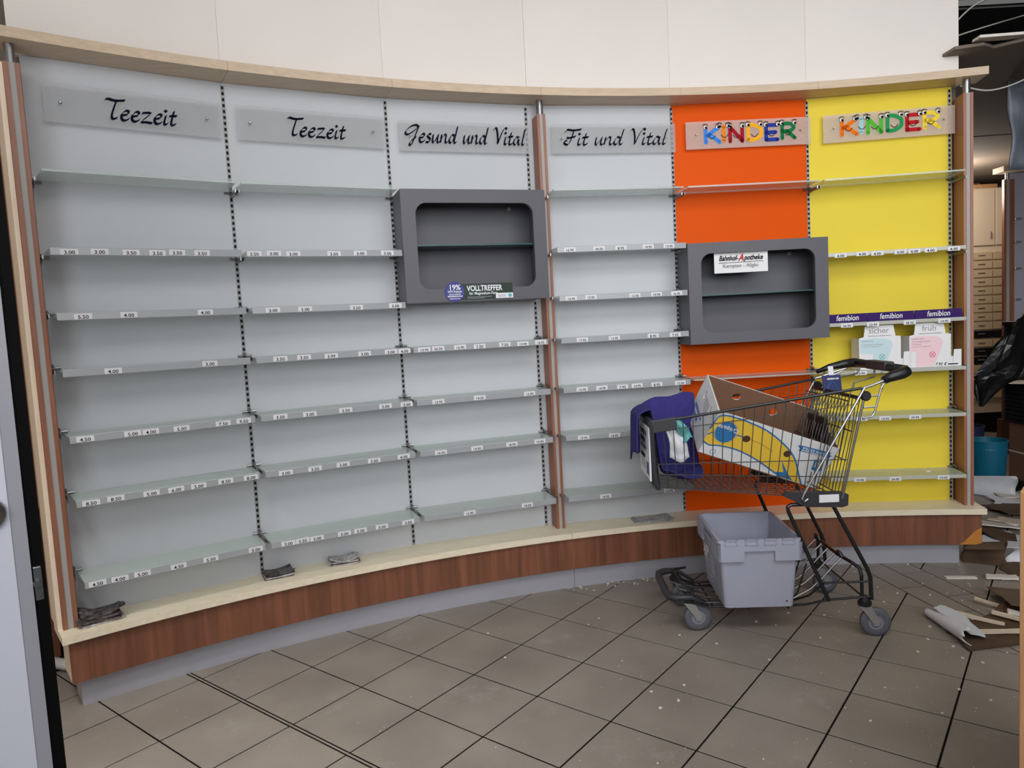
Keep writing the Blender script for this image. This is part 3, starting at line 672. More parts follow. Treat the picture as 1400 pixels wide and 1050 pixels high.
ps = tag(empty('paper_sign', (A.x, A.y, 1.56), rz), 'white paper sign reading Bahnhof-Apotheke Kempten Allgäu in showcase window', 'paper sign')
MB().grid(lambda u, v: Vector((0.145 + 0.275 * u, -0.190 + 0.004 * math.sin(u * 3.1), 0.013 + 0.105 * v)), 8, 2).build('paper_sheet', M['carton'], ps)
solid(ps.children[0], 0.0006)
put('Bahnhof-', 0.036, M['ink'], ps, 0.218, -0.193, 0.086, bold=.02, shear=.28, xs=.76); put('A', 0.046, M['red'], ps, 0.283, -0.193, 0.087, bold=.03, shear=.28, xs=.8)
put('potheke', 0.036, M['ink'], ps, 0.346, -0.193, 0.086, bold=.02, shear=.28, xs=.80); put('Kempten - Allgäu', 0.026, M['greyink'], ps, 0.280, -0.193, 0.048, bold=.008)
m = MB(); pen(m, [(0.168, 0.064), (0.395, 0.066)], 0.002, FY(-0.193), smooth=0); m.build('underline', M['ink'], ps)
# tape holding the sheet to the case frame
MB().box((0.262, -0.1945, 0.108), (0.302, -0.1937, 0.117)).build('tape_strip', M['clear'], ps)

# ------------------------------------------------------------------ yellow bay goods
A, rz, L = BAY[6]
for k, x in enumerate((0.010, 0.233, 0.462)):
    if k == 0: x = 0.034
    wdt = 0.226 if k else 0.197
    r = tag(empty('display_tray', (A.x, A.y, LV6[2] + 0.0045), rz), ['purple femibion card tray at left beside the grey case', 'purple femibion card tray between two others on yellow shelf', 'purple femibion card tray at right beside the post'][k], 'display tray', 'purple trays on the yellow shelf')
    z = 0.044
    t = MB(); x0 = x
    t.add([(x0, -0.172, 0), (x0 + wdt, -0.172, 0), (x0 + wdt, -0.168, 0), (x0, -0.168, 0), (x0, -0.160, z), (x0 + wdt, -0.160, z), (x0 + wdt, -0.156, z), (x0, -0.156, z)],
          [(0, 3, 2, 1), (4, 5, 6, 7), (0, 1, 5, 4), (1, 2, 6, 5), (2, 3, 7, 6), (3, 0, 4, 7)])
    t.box((x0, -0.168, 0), (x0 + wdt, -0.04, 0.002)); t.box((x0, -0.043, 0), (x0 + wdt, -0.04, 0.03)); t.box((x0, -0.158, 0.0), (x0 + 0.0015, -0.04, 0.03)); t.box((x0 + wdt - 0.0015, -0.158, 0.0), (x0 + wdt, -0.04, 0.03))
    t.build('tray_body', M['purple'], r)
    obj('lettering', text_mesh('femibion', 0.040, M['white'], bold=.004, shear=.25, xs=.8), r, (x0 + wdt * .5, -0.1672, 0.022), (math.radians(90 - 15), 0, 0))
def make_carton(x, wdt, colA, colB, word, sub, lines, label, price, lf):
    """counter dispenser carton: low tray, tall stepped front card, side pocket"""
    z = LV6[3] + 0.0045; r = tag(empty('dispenser_carton', (A.x, A.y, z), rz), label, 'carton', 'white dispenser cartons on the yellow shelf')
    h = 0.225; yb = -0.165
    b = MB(); b.box((x, yb + 0.004, 0.0), (x + wdt * .80, -0.05, 0.16)); b.build('carton_body', M['carton'], r)
    front = [(x, 0), (x + wdt, 0), (x + wdt, 0.085), (x + wdt * .86, 0.085), (x + wdt * .84, 0.02), (x + wdt * .80, 0.02), (x + wdt * .80, 0.166), (x + wdt * .70, 0.168), (x + wdt * .66, h), (x + wdt * .12, h), (x + wdt * .09, 0.168), (x, 0.162)]
    b = MB(); b.prism([(p[0], p[1]) for p in front], 0, 0.003, Matrix.Translation((0, yb + 0.004, 0)) @ FACE); b.build('front_card', M['carton'], r)
    MB().box((x + wdt * .81, yb + 0.006, 0), (x + wdt, -0.06, 0.05)).build('side_pocket', M['carton'], r)
    Fp = FY(yb - 0.0002)
    m = MB(); flat(m, [(x + wdt * q, zz) for q, zz in ((.02, .156), (.02, .085), (lf, .08), (lf, .004), (.46, .004), (.54, .045), (.61, .09), (.645, .122), (.62, .143), (.52, .156), (.30, .160))], Fp); m.build('colour_print', M[colA], r)
    m = MB(); Fq = FY(yb - 0.0006); cx, cz = x + wdt * .44, 0.063
    for a in range(4):
        an = math.pi / 4 + a * math.pi / 2; pen(m, [(cx, cz), (cx + .012 * math.cos(an), cz + .012 * math.sin(an))], 0.003, Fq, smooth=0)
    m2 = [(cx + .014 * math.cos(k * math.pi / 8), cz + .014 * math.sin(k * math.pi / 8)) for k in range(17)]; pen(m, m2, 0.0025, Fq, smooth=0); m.build('round_mark', M[colB], r)
    y = yb - 0.0008
    put(word, 0.042, M['greyink'], r, x + wdt * .38, y, 0.198, res=3)
    m = MB(); scribble(m, x + wdt * .18, x + wdt * .62, .172, .005, FY(y), len(word)); scribble(m, x + wdt * .05, x + wdt * .28, .146, .005, FY(y), 8); scribble(m, x + wdt * .05, x + wdt * .42, .117 if len(lines) < 2 else .106, .003, FY(y), 9); m.build('small_print', M['greyink'], r)
    for q, (s, sz, zz) in enumerate(lines): put(s, sz, M['greyink'], r, x + 0.012, y, zz, align='LEFT')
    put(price, 0.021, M['ink'], r, x + wdt * .60, y, 0.012, shear=.3, bold=.01)
    MB().box((x + wdt * .74, y, 0.008), (x + wdt * .93, y + 0.0006, 0.014)).build('barcode_line', M['ink'], r)
    return r
make_carton(0.190, 0.255, 'mint', 'mintd', 'sicher', 'ÜBER 99,9 % zuverlässig', [('Schwangerschaftstest', .0125, .128)], 'white dispenser carton with mint green print reading sicher', '4.95 €', .27)
make_carton(0.436, 0.250, 'pink', 'pinkd', 'früh', 'Testen vor Fälligkeit', [('Schwangerschafts-', .0125, .132), ('Frühtest', .0125, .118)], 'white dispenser carton with pink print reading früh', '7.95 €', .13)
sc_ = tag(MB().prism([(-0.012, -0.008), (0.014, -0.006), (0.006, 0.012)], 0, 0.008).build('paper_scrap', M['beigeply'], loc=pol(8.6, 4.99, LV6[5] + 0.0045)), 'small beige scrap lying on the lowest yellow bay shelf', 'scrap')

# ------------------------------------------------------------------ brochures on the plinth
def leaf(w_, d_, amp, seed, t=0.0022):
    rn = random.Random(seed); ph = [rn.uniform(0, 6.3) for _ in range(4)]
    m = MB(); fn = lambda u, v: Vector(((u - .5) * w_, (v - .5) * d_, amp * (0.5 + 0.5 * math.sin(u * 5 + ph[0]) * math.cos(v * 4 + ph[1])) * (abs(u - .5) * 2) ** 1.5))
    nu, nv = 8, 5; top = [fn(i / nu, j / nv) + Vector((0, 0, t)) for j in range(nv + 1) for i in range(nu + 1)]; bot = [p - Vector((0, 0, t)) for p in top]; W = nu + 1; N = len(top)
    fs = [(j * W + i, j * W + i + 1, (j + 1) * W + i + 1, (j + 1) * W + i) for j in range(nv) for i in range(nu)]
    fb = [tuple(N + q for q in f[::-1]) for f in fs]; rim = list(range(0, W)) + [j * W + nu for j in range(1, nv + 1)] + [nv * W + i for i in range(nu - 1, -1, -1)] + [j * W for j in range(nv - 1, 0, -1)]
    side = [(rim[k], N + rim[k], N + rim[(k + 1) % len(rim)], rim[(k + 1) % len(rim)]) for k in range(len(rim))]
    return m.add(top + bot, fs + fb + side)
def stack(phi, R, n, w_, d_, rz, mats, where, amp=0.010, fan=0.12, t=0.004):
    p = pol(phi, R, ZBASE)
    for k in range(n):
        o = leaf(w_, d_, amp * (1 if k == n - 1 else .15), phi * 10 + k, t).build('brochure', M[mats[k % len(mats)]], loc=(p.x + random.uniform(-.008, .008), p.y + random.uniform(-.006, .006), ZBASE + 0.0005 + k * (t + 0.0012)), rot=(0, 0, rz + random.uniform(-fan, fan)))
        pos = 'topmost' if k == n - 1 else 'bottom' if k == 0 else ['second', 'third', 'fourth'][k - 1] + ' from below'
        tag(o, 'folded printed brochure, %s of the stack %s' % (pos, where), 'brochure', 'brochures in the stack ' + where)
stack(-37.8, 5.005, 5, 0.15, 0.10, math.radians(40), ['maglight', 'magdark', 'magdark', 'magdark', 'magdark'], 'beside the left post', 0.030, .14, 0.006)
stack(-29.75, 5.04, 4, 0.125, 0.09, math.radians(28), ['magdark', 'maglight', 'magdark', 'magdark'], 'under the rail between the Teezeit bays', 0.016, .08)
stack(-26.35, 5.04, 4, 0.135, 0.095, math.radians(22), ['maglight', 'magdark', 'maglight', 'maglight'], 'below the second Teezeit bay', 0.028)
stack(-8.1, 5.00, 3, 0.20, 0.10, math.radians(8), ['maglight', 'maglight', 'maglight'], 'below the Fit und Vital bay', 0.005, .2, 0.002)

# ------------------------------------------------------------------ shopping trolley  (a forward, b away, z up)
CO = Vector((1.46132, 3.13099, 0)); CD = Vector((-0.9992, 0.04, 0)); CN = Vector((0.04, 0.9992, 0))
cart = tag(empty('shopping_trolley', CO, math.atan2(CD.y, CD.x)), 'wire shopping trolley loaded with a banana box in front of the orange bay', 'shopping trolley')
# local axes of the empty: x = forward(CD), y = 90deg left of it = -CN  -> local y = -b
def W(a, b, z): return Vector((a, -b, z))
def hw(a): return 0.148 + (0.25 - 0.148) * (0.87 - a) / 0.84          # half width at the rim
def rim(a): return 0.922 + (1.035 - 0.922) * (0.87 - a) / 0.81
def bz(a): return 0.640 - 0.060 * (0.847 - a) / 0.72                  # basket floor height
def hwb(a): return hw(a) - 0.016
def side_pt(s, t, f):
    """t along the basket 0 rear .. 1 front, f 0 floor .. 1 rim"""
    at = 0.04 + t * 0.83; ab = 0.124 + t * 0.723; a = ab + (at - ab) * f
    return W(a, s * (hwb(ab) + (hw(at) - hwb(ab)) * f), bz(ab) + (rim(at) - bz(ab)) * f)
WR = 0.0022
for s in (-1, 1):
    m = MB()
    for k in range(21):
        t = 0.0 + k / 20; m.tube([side_pt(s, t, 0), side_pt(s, t, .5), side_pt(s, t, 0.985)], WR, 5)
    for f, rr in ((0.0, .0032), (.20, WR), (.36, WR), (.86, WR)):
        m.tube([side_pt(s, t / 8, f) + Vector((0, -s * -0.004 * 0, 0)) for t in range(9)], rr, 5)
    o = m.build('basket_side', M['wire'], cart); o['kind'] = 'stuff'
    MB().tube([side_pt(s, t / 8, 1.0) for t in range(9)], 0.0062, 8).build('rim_tube', M['blackp'], cart)
    mc = MB(); p0 = side_pt(s, 0.88, 1.0); p1 = side_pt(s, 1.0, 1.0)
    for q in range(1):
        dirv = (p1 - p0); xx = dirv.normalized(); yy = Vector((0, 0, 1)).cross(xx); mt = Matrix((( xx.x, yy.x, 0, p0.x), (xx.y, yy.y, 0, p0.y), (xx.z, yy.z, 1, p0.z), (0, 0, 0, 1)))
        mc.bevbox((0, -0.008, -0.045), (dirv.length + 0.008, 0.008, 0.010), 0.004, mt)
    mc.build('corner_cap', M['plastic'], cart)
m = MB()
for k in range(11):
    f = -1 + 2 * k / 10; m.tube([W(0.124, f * hwb(0.124), bz(0.124)), W(0.847, f * hwb(0.847), bz(0.847))], WR, 5)
for k in range(25):
    a = 0.124 + 0.723 * k / 24; m.tube([W(a, -hwb(a), bz(a) - .003), W(a, hwb(a), bz(a) - .003)], WR, 5)
o = m.build('basket_floor', M['wire'], cart); o['kind'] = 'stuff'
m = MB()
for k in range(8):
    f = -1 + 2 * k / 7; m.tube([W(0.847, f * hwb(0.847), bz(0.847)), W(0.87, f * hw(0.87), rim(0.87))], WR, 5)
for q in (.2, .45, .7): m.tube([W(0.847 + .023 * q, -hw(.86), .64 + .28 * q), W(0.847 + .023 * q, hw(.86), .64 + .28 * q)], WR, 5)
o = m.build('basket_front', M['wire'], cart); o['kind'] = 'stuff'
fr = MB()
fr.bevbox((0.860, -0.150, 0.895), (0.884, 0.150, 0.932), 0.006)
for s in (-1, 1): fr.tube([W(.876, s * .150, .915), W(.872, s * .146, .80), W(.862, s * .140, .66), W(.850, s * .136, .632)], .009, 8)
fr.tube([W(.862, -.138, .640), W(.862, .138, .640)], .009, 8)
frame = fr.build('front_frame', M['plastic'], cart)
board = MB().bevbox((0.881, -0.142, 0.668), (0.888, 0.142, 0.900), 0.002).build('advert_board', M['white'], cart)
board.rotation_euler = (0, 0, 0)
RF = Matrix.Rotation(math.radians(90), 4, 'Z') @ Matrix.Rotation(math.radians(90), 4, 'X')
PB = Matrix.Translation((.8888, 0, 0)) @ RF
m = MB(); scribble(m, -.10, .08, .866, .026, PB, 11); scribble(m, -.10, .06, .832, .026, PB, 12); m.build('headline_print', M['ink'], board)
m = MB(); scribble(m, -.10, .06, .800, .018, PB, 13); m.build('blue_print', M['indigo'], board)
MB().box((0.8884, -0.10, 0.748), (0.8892, 0.02, 0.766)).build('print_bar', M['ink'], board)
MB().box((0.8884, 0.06, 0.69), (0.8892, 0.12, 0.745)).build('print_block', M['indigo'], board)
for z in (.735, .72, .705): MB().box((0.8884, -0.10, z), (0.8892, 0.03, z + .006)).build('print_line', M['greyink'], board)
# rear gate with folded seat
m = MB()
for k in range(15):
    f = -1 + 2 * k / 14; m.tube([W(0.130, f * .215, .60), W(0.075, f * .228, .86), W(0.058, f * .235, .995)], WR, 5)
    if k % 1 == 0: m.tube([W(0.20, f * .20, .62), W(0.135, f * .215, .86), W(0.085, f * .225, .985)], WR, 5)
for a, z, hwid in ((.130, .60, .222), (.10, .74, .226), (.075, .86, .232), (.058, .995, .238), (.20, .62, .205), (.085, .985, .23), (.150, .80, .212)):
    m.tube([W(a, -hwid, z), W(a, hwid, z)], .003, 6)
o = m.build('rear_gate', M['wire'], cart); o['kind'] = 'stuff'
MB().tube([W(.05, -.24, 1.0), W(.05, .24, 1.0)], .0062, 8).build('gate_rod', M['blackp'], cart)
MB().bevbox((0.118, -0.10, 0.79), (0.132, 0.10, 0.90), .005).build('seat_flap', M['blackp'], cart)
for s in (-1, 1):
    # straight bright brace, plastic bearing beam, leg frame, corner bearing
    MB().tube([W(-.115, s * .248, 1.082), W(-.046, s * .25, 1.064), W(.006, s * .253, 1.046), W(.032, s * .255, 1.040), W(.276, s * .243, .614), W(.286, s * .243, .592), W(.276, s * .243, .580), W(.262, s * .243, .590)], .0058, 8).build('brace_rod', M['steel'], cart)
    b = MB(); ym = -s * .228
    prof = [(.36, .605), (.345, .622), (.29, .618), (.12, .612), (.095, .600), (.098, .555), (.12, .548), (.27, .555), (.31, .578)]
    b.prism(prof, -.012, .012, Matrix(((1, 0, 0, 0), (0, 0, 1, ym), (0, 1, 0, 0), (0, 0, 0, 1))))
    beam = b.build('bearing_beam', M['plastic'], cart)
    MB().box((.135, ym - s * .0126 - .0006, .572), (.215, ym - s * .0126 + .0006, .604)).build('sticker', M['tag'], beam) if s < 0 else None
    MB().tube([W(.03, s * .252, 1.012), W(.075, s * .243, .80), W(.120, s * .236, .585)], .0055, 8).build('rear_edge_tube', M['steel'], cart)
    MB().tube([W(.184, s * .242, .155), W(.335, s * .222, .535), W(.338, s * .221, .555), W(.322, s * .221, .563), W(.17, s * .221, .560), W(.152, s * .222, .552), W(.025, s * .240, .285), W(.014, s * .242, .250), W(.010, s * .242, .155)], .0085, 10).build('leg_tube', M['frame'], cart)
    MB().lathe([(.0, -.012), (.016, -.012), (.021, -.004), (.021, .004), (.016, .012), (0, .012)], 18, Matrix.Translation(W(.026, s * .25, 1.005)) @ Matrix.Rotation(math.radians(90), 4, 'X'), cap=False).build('hinge_cap', M['blackp'], cart)
    MB().tube([W(-.095, s * .25, 1.070), W(-.045, s * .25, 1.050), W(-.036, s * .25, 1.035), W(-.008, s * .25, .935), W(.004, s * .25, .920), W(.04, s * .25, .915)], .0045, 8).build('side_loop', M['steel'], cart)
    MB().tube([W(-.028, s * .25, 1.005), W(.03, s * .25, 1.003)], .004, 6).tube([W(-.016, s * .25, .960), W(.035, s * .25, .958)], .004, 6).build('loop_rung', M['steel'], cart)
    # lower rails
    e = .125
    MB().tube([W(.010, s * .242, .168), W(.184, s * .242, .160), W(.27, s * .20, .126), W(.34, s * .165, .110), W(.66, s * (e + .02), .110), W(.77, s * (e + .02), .140)], .0055, 8).build('lower_rail', M['frame'], cart)
    MB().tube([W(.012, s * .242, .231), W(.20, s * .238, .231), W(.25, s * .20, .165), W(.31, s * .13, .114), W(.66, s * (e - .03), .112), W(.76, s * (e - .02), .165)], .005, 8).build('upper_rail', M['frame'], cart)
# carrying rack wires, cross bars, bumper, baby arch
m = MB()
for k in range(5):
    f = -1 + 2 * k / 4; m.tube([W(.24, f * .15, .285), W(.28, f * .15, .16), W(.31, f * .145, .124), W(.66, f * .12, .118), W(.76, f * .11, .150)], .0035, 6)
for a, b, z in ((.34, .215, .119), (.50, .19, .113), (.64, .155, .113), (.045, .24, .168)): m.tube([W(a, -b, z), W(a, b, z)], .0045, 6)
o = m.build('lower_rack', M['frame'], cart); o['kind'] = 'stuff'
MB().tube([W(.045, -.235, .155), W(.045, -.232, .255), W(.05, -.222, .285), W(.07, -.20, .300), W(.085, -.10, .302), W(.085, .10, .302), W(.07, .20, .300), W(.05, .222, .285), W(.045, .232, .255), W(.045, .235, .155)], .0075, 10).build('rear_arch', M['frame'], cart)
for b in (-.12, .12):
    MB().tube([W(.087, b - .022, .302), W(.09, b - .012, .318), W(.09, b + .012, .318), W(.087, b + .022, .302)], .009, 8).build('arch_clip', M['blackp'], cart)
m = MB()
for b in (-.14, -.07, 0, .07, .14): m.tube([W(.09, b, .298), W(.12, b, .27), W(.17, b, .215), W(.22, b, .170), W(.30, b, .128)], .0042, 6)
m.build('rack_stays', M['wire'], cart)
MB().tube([W(.66, -.148, .118), W(.735, -.160, .160), W(.800, -.155, .158), W(.824, -.132, .158), W(.830, -.08, .160), W(.830, .10, .160), W(.822, .15, .160), W(.792, .172, .160), W(.735, .178, .162), W(.66, .152, .118)], [.006, .011] + [.0165] * 6 + [.011, .006], 10).build('bumper', M['plastic'], cart, smooth=True)
MB().tube([W(.70, -.13, .19), W(.76, -.10, .195), W(.765, .10, .195), W(.70, .13, .19)], .006, 8).build('front_cross_tube', M['frame'], cart)
def caster(a, b, ang, mount_z=.158):
    r = Matrix.Translation(W(a, b, 0)) @ Matrix.Rotation(ang, 4, 'Z'); R90 = Matrix.Rotation(math.radians(90), 4, 'X')
    wz = .0595; off = -.040
    wm = r @ Matrix.Translation((off, 0, wz)) @ R90
    wh = MB().lathe([(.030, -.013), (.046, -.0145), (.0595, -.011), (.0605, -.006), (.0605, .006), (.0595, .011), (.046, .0145), (.030, .013)], 28, wm, cap=False).build('caster_wheel', M['tyre'], cart, smooth=True)
    MB().lathe([(.001, -.013), (.018, -.015), (.022, -.012), (.030, -.013), (.034, -.0105), (.034, .0105), (.030, .013), (.022, .012), (.018, .015), (.001, .013)], 24, wm, cap=False).build('wheel_disc', M['hubm'], wh)
    f = MB()
    for s in (-1, 1):
        f.prism([(.022, .128), (-.022, .128), (off - .014, wz + .006), (off - .010, wz - .012), (off + .010, wz - .012), (off + .016, wz + .004)][::-1], s * .0195 - .0012, s * .0195 + .0012, r @ Matrix(((1, 0, 0, 0), (0, 0, 1, 0), (0, 1, 0, 0), (0, 0, 0, 1))))
    f.box((-.022, -.0205, .125), (.024, .0205, .129), r)
    f.lathe([(.006, -.023), (.006, .023)], 12, wm)
    fk = f.build('caster_fork', M['fork'], wh)
    MB().lathe([(.024, .128), (.027, .132), (.027, .146), (.020, .150), (.018, .156), (.014, mount_z + .012)], 18, r).build('caster_mount', M['blackp'], wh)
caster(.035, -.235, math.radians(-8)); caster(.05, .235, math.radians(12)); caster(.742, -.128, math.radians(4)); caster(.748, .135, math.radians(25))
# handle
hb = MB(); z = 1.090
hb.tube([W(-.045, -.25, 1.066), W(-.075, -.25, 1.078), W(-.120, -.249, 1.090), W(-.137, -.243, 1.096), W(-.142, -.225, 1.100)], [.014, .021, .024, .023, .021], 12)
hb.tube([W(-.142, -.225, 1.100), W(-.142, -.10, 1.104), W(-.142, .10, 1.106), W(-.142, .20, 1.106)], [.021, .019, .019, .021], 12)
hb.tube([W(-.142, .20, 1.106), W(-.135, .238, 1.106), W(-.10, .25, 1.102), W(-.03, .25, 1.090), W(.03, .25, 1.070)], [.021, .022, .020, .015, .009], 12)
hd = hb.build('push_handle', M['blackp'], cart, smooth=True)
MB().bevbox((-.164, -.08, 1.088), (-.120, .10, 1.128), .006).build('handle_cover', M['plastic'], hd)
MB().tube([W(-.135, .16, 1.095), W(-.12, .16, 1.062), W(-.03, .16, 1.048), W(-.02, .16, 1.02)], .0045, 6).tube([W(-.135, .02, 1.092), W(-.13, .02, 1.055), W(-.045, .02, 1.035), W(-.035, .02, 1.0)], .0045, 6).build('handle_stay', M['steel'], cart)
ch = MB()
for k in range(7): ch.tube([W(-.10 + .004 * math.cos(t * 1.047), -.12 + .004 * (k % 2) * math.sin(t * 1.047), 1.083 - .011 * k + .006 * math.sin(t * 1.047)) for t in range(6)], .0013, 4, closed=True)
ch.build('coin_chain', M['steel'], cart)
cd = MB().box((-.004, -.045, -.045), (.0, .045, .045)).build('info_card', M['navycard'], cart, loc=(0.02, -.10, 1.02), rot=(math.radians(0), math.radians(8), math.radians(-80)))
m = MB(); scribble(m, -.022, .034, .028, .008, Matrix.Translation((-.0048, 0, 0)) @ Matrix.Rotation(math.radians(-90), 4, 'Z') @ Matrix.Rotation(math.radians(90), 4, 'X'), 3); m.build('white_print', M['white'], cd)
m = MB().tube([(-.0048, -.028, -.02), (-.0048, -.01, .012), (-.0048, .01, .012), (-.0048, .028, -.02)], .0015, 4); m.build('card_drawing', M['blue'], cd)
MB().box((-.0042, -.012, .045), (-.0002, .012, .085)).build('card_holder', M['white'], cd)
MB().bevbox((.0, -.03, -.012), (.03, .03, .012), .004).build('coin_lock', M['blackp'], cart, loc=(.16, .05, .80))

# ------------------------------------------------------------------ banana box in the basket
def to_world(a, b, z): return CO + CD * a + CN * b + Vector((0, 0, z))
E0 = to_world(0.597, -0.176, 0.965); ETR = to_world(0.086, -0.140, 0.770)
Lx = (ETR - E0); LEN = Lx.length; Lx.normalize()
wv = CN * 0.33 + Vector((0, 0, 0.15)); wv = (wv - Lx * wv.dot(Lx)).normalized()
nv = wv.cross(Lx).normalized()
if nv.z > 0: nv = -nv
BWD, BHT = 0.335, 0.215
Bm = Matrix(((Lx.x, wv.x, -nv.x, E0.x), (Lx.y, wv.y, -nv.y, E0.y), (Lx.z, wv.z, -nv.z, E0.z), (0, 0, 0, 1)))   # x along, y across, z toward the open top (0 = top edge)
if Bm.to_3x3().determinant() < 0: raise RuntimeError('box frame')
bx = bpy.data.objects.new('banana_box', None); COL.objects.link(bx); bx.matrix_world = Bm; bx.empty_display_size = .1
tag(bx, 'open white and yellow printed banana carton lying tilted in the trolley', 'cardboard box')
t = .005; H_ = BHT; Y_ = BWD; X_ = LEN
def panel_with_holes(name, rect, holes, place, mout, parent):
    """card wall with round holes: outer ring polygons by bmesh boolean-free triangulation"""
    bm = bmesh.new(); (x0, x1, y0, y1) = rect
    def loop(pts):
        vs = [bm.verts.new((p[0], p[1], 0)) for p in pts]; return [bm.edges.new((vs[k], vs[(k + 1) % len(vs)])) for k in range(len(vs))]
    es = loop([(x0, y0), (x1, y0), (x1, y1), (x0, y1)])
    for (cx, cy, rx, ry) in holes: es += loop([(cx + rx * math.cos(-2 * math.pi * k / 16), cy + ry * math.sin(-2 * math.pi * k / 16)) for k in range(16)])
    bmesh.ops.triangle_fill(bm, edges=es, use_beauty=True, use_dissolve=False)
    for f in list(bm.faces):
        c = f.calc_center_median()
        if any(((c.x - h[0]) / h[2]) ** 2 + ((c.y - h[1]) / h[3]) ** 2 < 0.97 for h in holes): bm.faces.remove(f)
    bmesh.ops.recalc_face_normals(bm, faces=list(bm.faces))
    ex = bmesh.ops.extrude_face_region(bm, geom=list(bm.faces))
    for v in [g for g in ex['geom'] if isinstance(g, bmesh.types.BMVert)]: v.co.z -= t
    bmesh.ops.recalc_face_normals(bm, faces=list(bm.faces)); bm.transform(place)
    me = bpy.data.meshes.new(name); bm.to_mesh(me); bm.free()
    for mm in mout: me.materials.append(mm)
    return obj(name, me, parent)
PN = Matrix(((1, 0, 0, 0), (0, 0, -1, 0), (0, 1, 0, 0), (0, 0, 0, 1)))              # near face: (x, z) with outward -y
PFAR = Matrix(((-1, 0, 0, X_), (0, 0, 1, Y_), (0, 1, 0, 0), (0, 0, 0, 1)))
PL = Matrix(((0, 0, -1, 0), (-1, 0, 0, Y_), (0, 1, 0, 0), (0, 0, 0, 1)))           # left end, outward -x
PR = Matrix(((0, 0, 1, X_), (1, 0, 0, 0), (0, 1, 0, 0), (0, 0, 0, 1)))
WH, BRN = M['carton'], M['card']
near_w = panel_with_holes('near_wall', (0, X_, -H_, 0), [(.300 * X_, -.40 * H_, .017, .017), (.65 * X_, -.44 * H_, .017, .017)], PN, [WH], bx)
def liner(name, rect, holes, place):
    o = panel_with_holes(name, rect, holes, place @ Matrix.Translation((0, 0, -t - .0003)), [BRN], bx); return o
far_h = [(X_ - .17, -.055, .020, .020), (X_ - .36, -.075, .020, .020)]
panel_with_holes('far_wall', (0, X_, -H_, 0), far_h, PFAR, [WH], bx); liner('far_liner', (t, X_ - t, -H_, 0), far_h, PFAR)
el = [(.24, -.055, .011, .022), (.10, -.055, .011, .022)]
panel_with_holes('end_wall', (0, Y_, -H_, 0), el, PL, [WH], bx); panel_with_holes('end_wall', (0, Y_, -H_, 0), [(.16, -.07, .010, .022)], PR, [WH], bx)
liner('end_liner', (t, Y_ - t, -H_, 0), el, PL); liner('end_liner', (t, Y_ - t, -H_, 0), [(.16, -.07, .010, .022)], PR)
liner('near_liner', (t, X_ - t, -H_, 0), [(.300 * X_, -.40 * H_, .017, .017), (.65 * X_, -.44 * H_, .017, .017)], PN)
MB().box((0, 0, -H_ - t), (X_, Y_, -H_)).build('bottom_card', BRN, bx)
def fp(u, v): return (u * X_, -v * H_)
top = [(0.004, .60), (.004, .42), (.012, .25), (.03, .10), (.112, .035), (.274, .044), (.431, .107), (.605, .287), (.723, .498), (.824, .826), (.875, .99)]
bot = [(.004, .74), (.06, .78), (.128, .73), (.274, .70), (.442, .771), (.635, .93), (.70, .99)]
FN = lambda z: Matrix.Translation((0, -z, 0)) @ PN
m = MB(); tc_ = catmull([fp(*p) for p in top], 5); bc_ = catmull([fp(*p) for p in bot], 8)
N_ = 48
def samp(L, s):
    x = s * (len(L) - 1); i = min(int(x), len(L) - 2); return L[i].lerp(L[i + 1], x - i)
for k in range(N_):
    a, b, c, d = samp(tc_, k / N_), samp(tc_, (k + 1) / N_), samp(bc_, (k + 1) / N_), samp(bc_, k / N_)
    flat(m, [d, c, b, a], FN(.0006))
m.build('banana_print', M['byellow'], near_w)
m = MB(); pen(m, [fp(*p) for p in top[1:]], .007, FN(.0012)); pen(m, [fp(*p) for p in bot], .007, FN(.0012)); pen(m, [fp(.01, .56), fp(.05, .47), fp(.22, .39), fp(.27, .385)], .006, FN(.0012))
flat(m, [fp(.637, .614), fp(.70, .86), fp(.62, .93), fp(.70, .985), fp(.80, .985), fp(.735, .86)][::-1], FN(.0011))
m.build('banana_outline', M['blue'], near_w)
m = MB(); pen(m, [fp(.325, .386), fp(.42, .41), fp(.538, .49)], .002, FN(.0012)); m.build('banana_ridge', mat('ochre_line', (150, 110, 30), .5), near_w)
for q in (.300, .65):
    m = MB(); disc(m, (q * X_, -(.40 if q < .5 else .44) * H_), .0165, FN(.0019), 0, 20); m.build('punched_hole', M['hole'], near_w)
lx, lz = fp(.129, .40)
m = MB(); disc(m, (lx, lz), .049, FN(.0016), 0, 32, .056); lg = m.build('logo_oval', M['blue'], near_w)
m = MB(); ring = [(lx + .0465 * math.cos(k * math.pi / 16), lz + .0535 * math.sin(k * math.pi / 16)) for k in range(33)]; pen(m, ring, .0028, FN(.002), smooth=0)
m.build('logo_ring', M['byellow'], lg)
def box_text(s, size, mt, x, z, parent, flip=True, off=.0022, **k):
    o = obj('lettering', text_mesh(s, size, mt, **k), parent, (x, -off, z)); o.rotation_euler = ((PN @ Matrix.Rotation(math.radians(180 if flip else 0), 4, 'Z')).to_euler()); return o
box_text('Chiquita', .027, M['white'], lx + .003, lz + .020, lg, bold=.02)
m = MB(); flat(m, [fp(.69, .2), fp(.70, .17), fp(.955, .13), fp(.95, .18), fp(.97, .19), fp(.957, .26), fp(.71, .30), fp(.72, .25)][::-1], FN(.0014)); lb = m.build('quality_label', M['blue'], near_w)
o = box_text('CLASS EXTRA', .0175, M['white'], fp(.83, 0)[0], -.205 * H_, lb, bold=.02); m = MB(); scribble(m, .735 * X_, .93 * X_, -.262 * H_, .006, FN(.0022), 2); m.build('small_print', M['white'], lb)
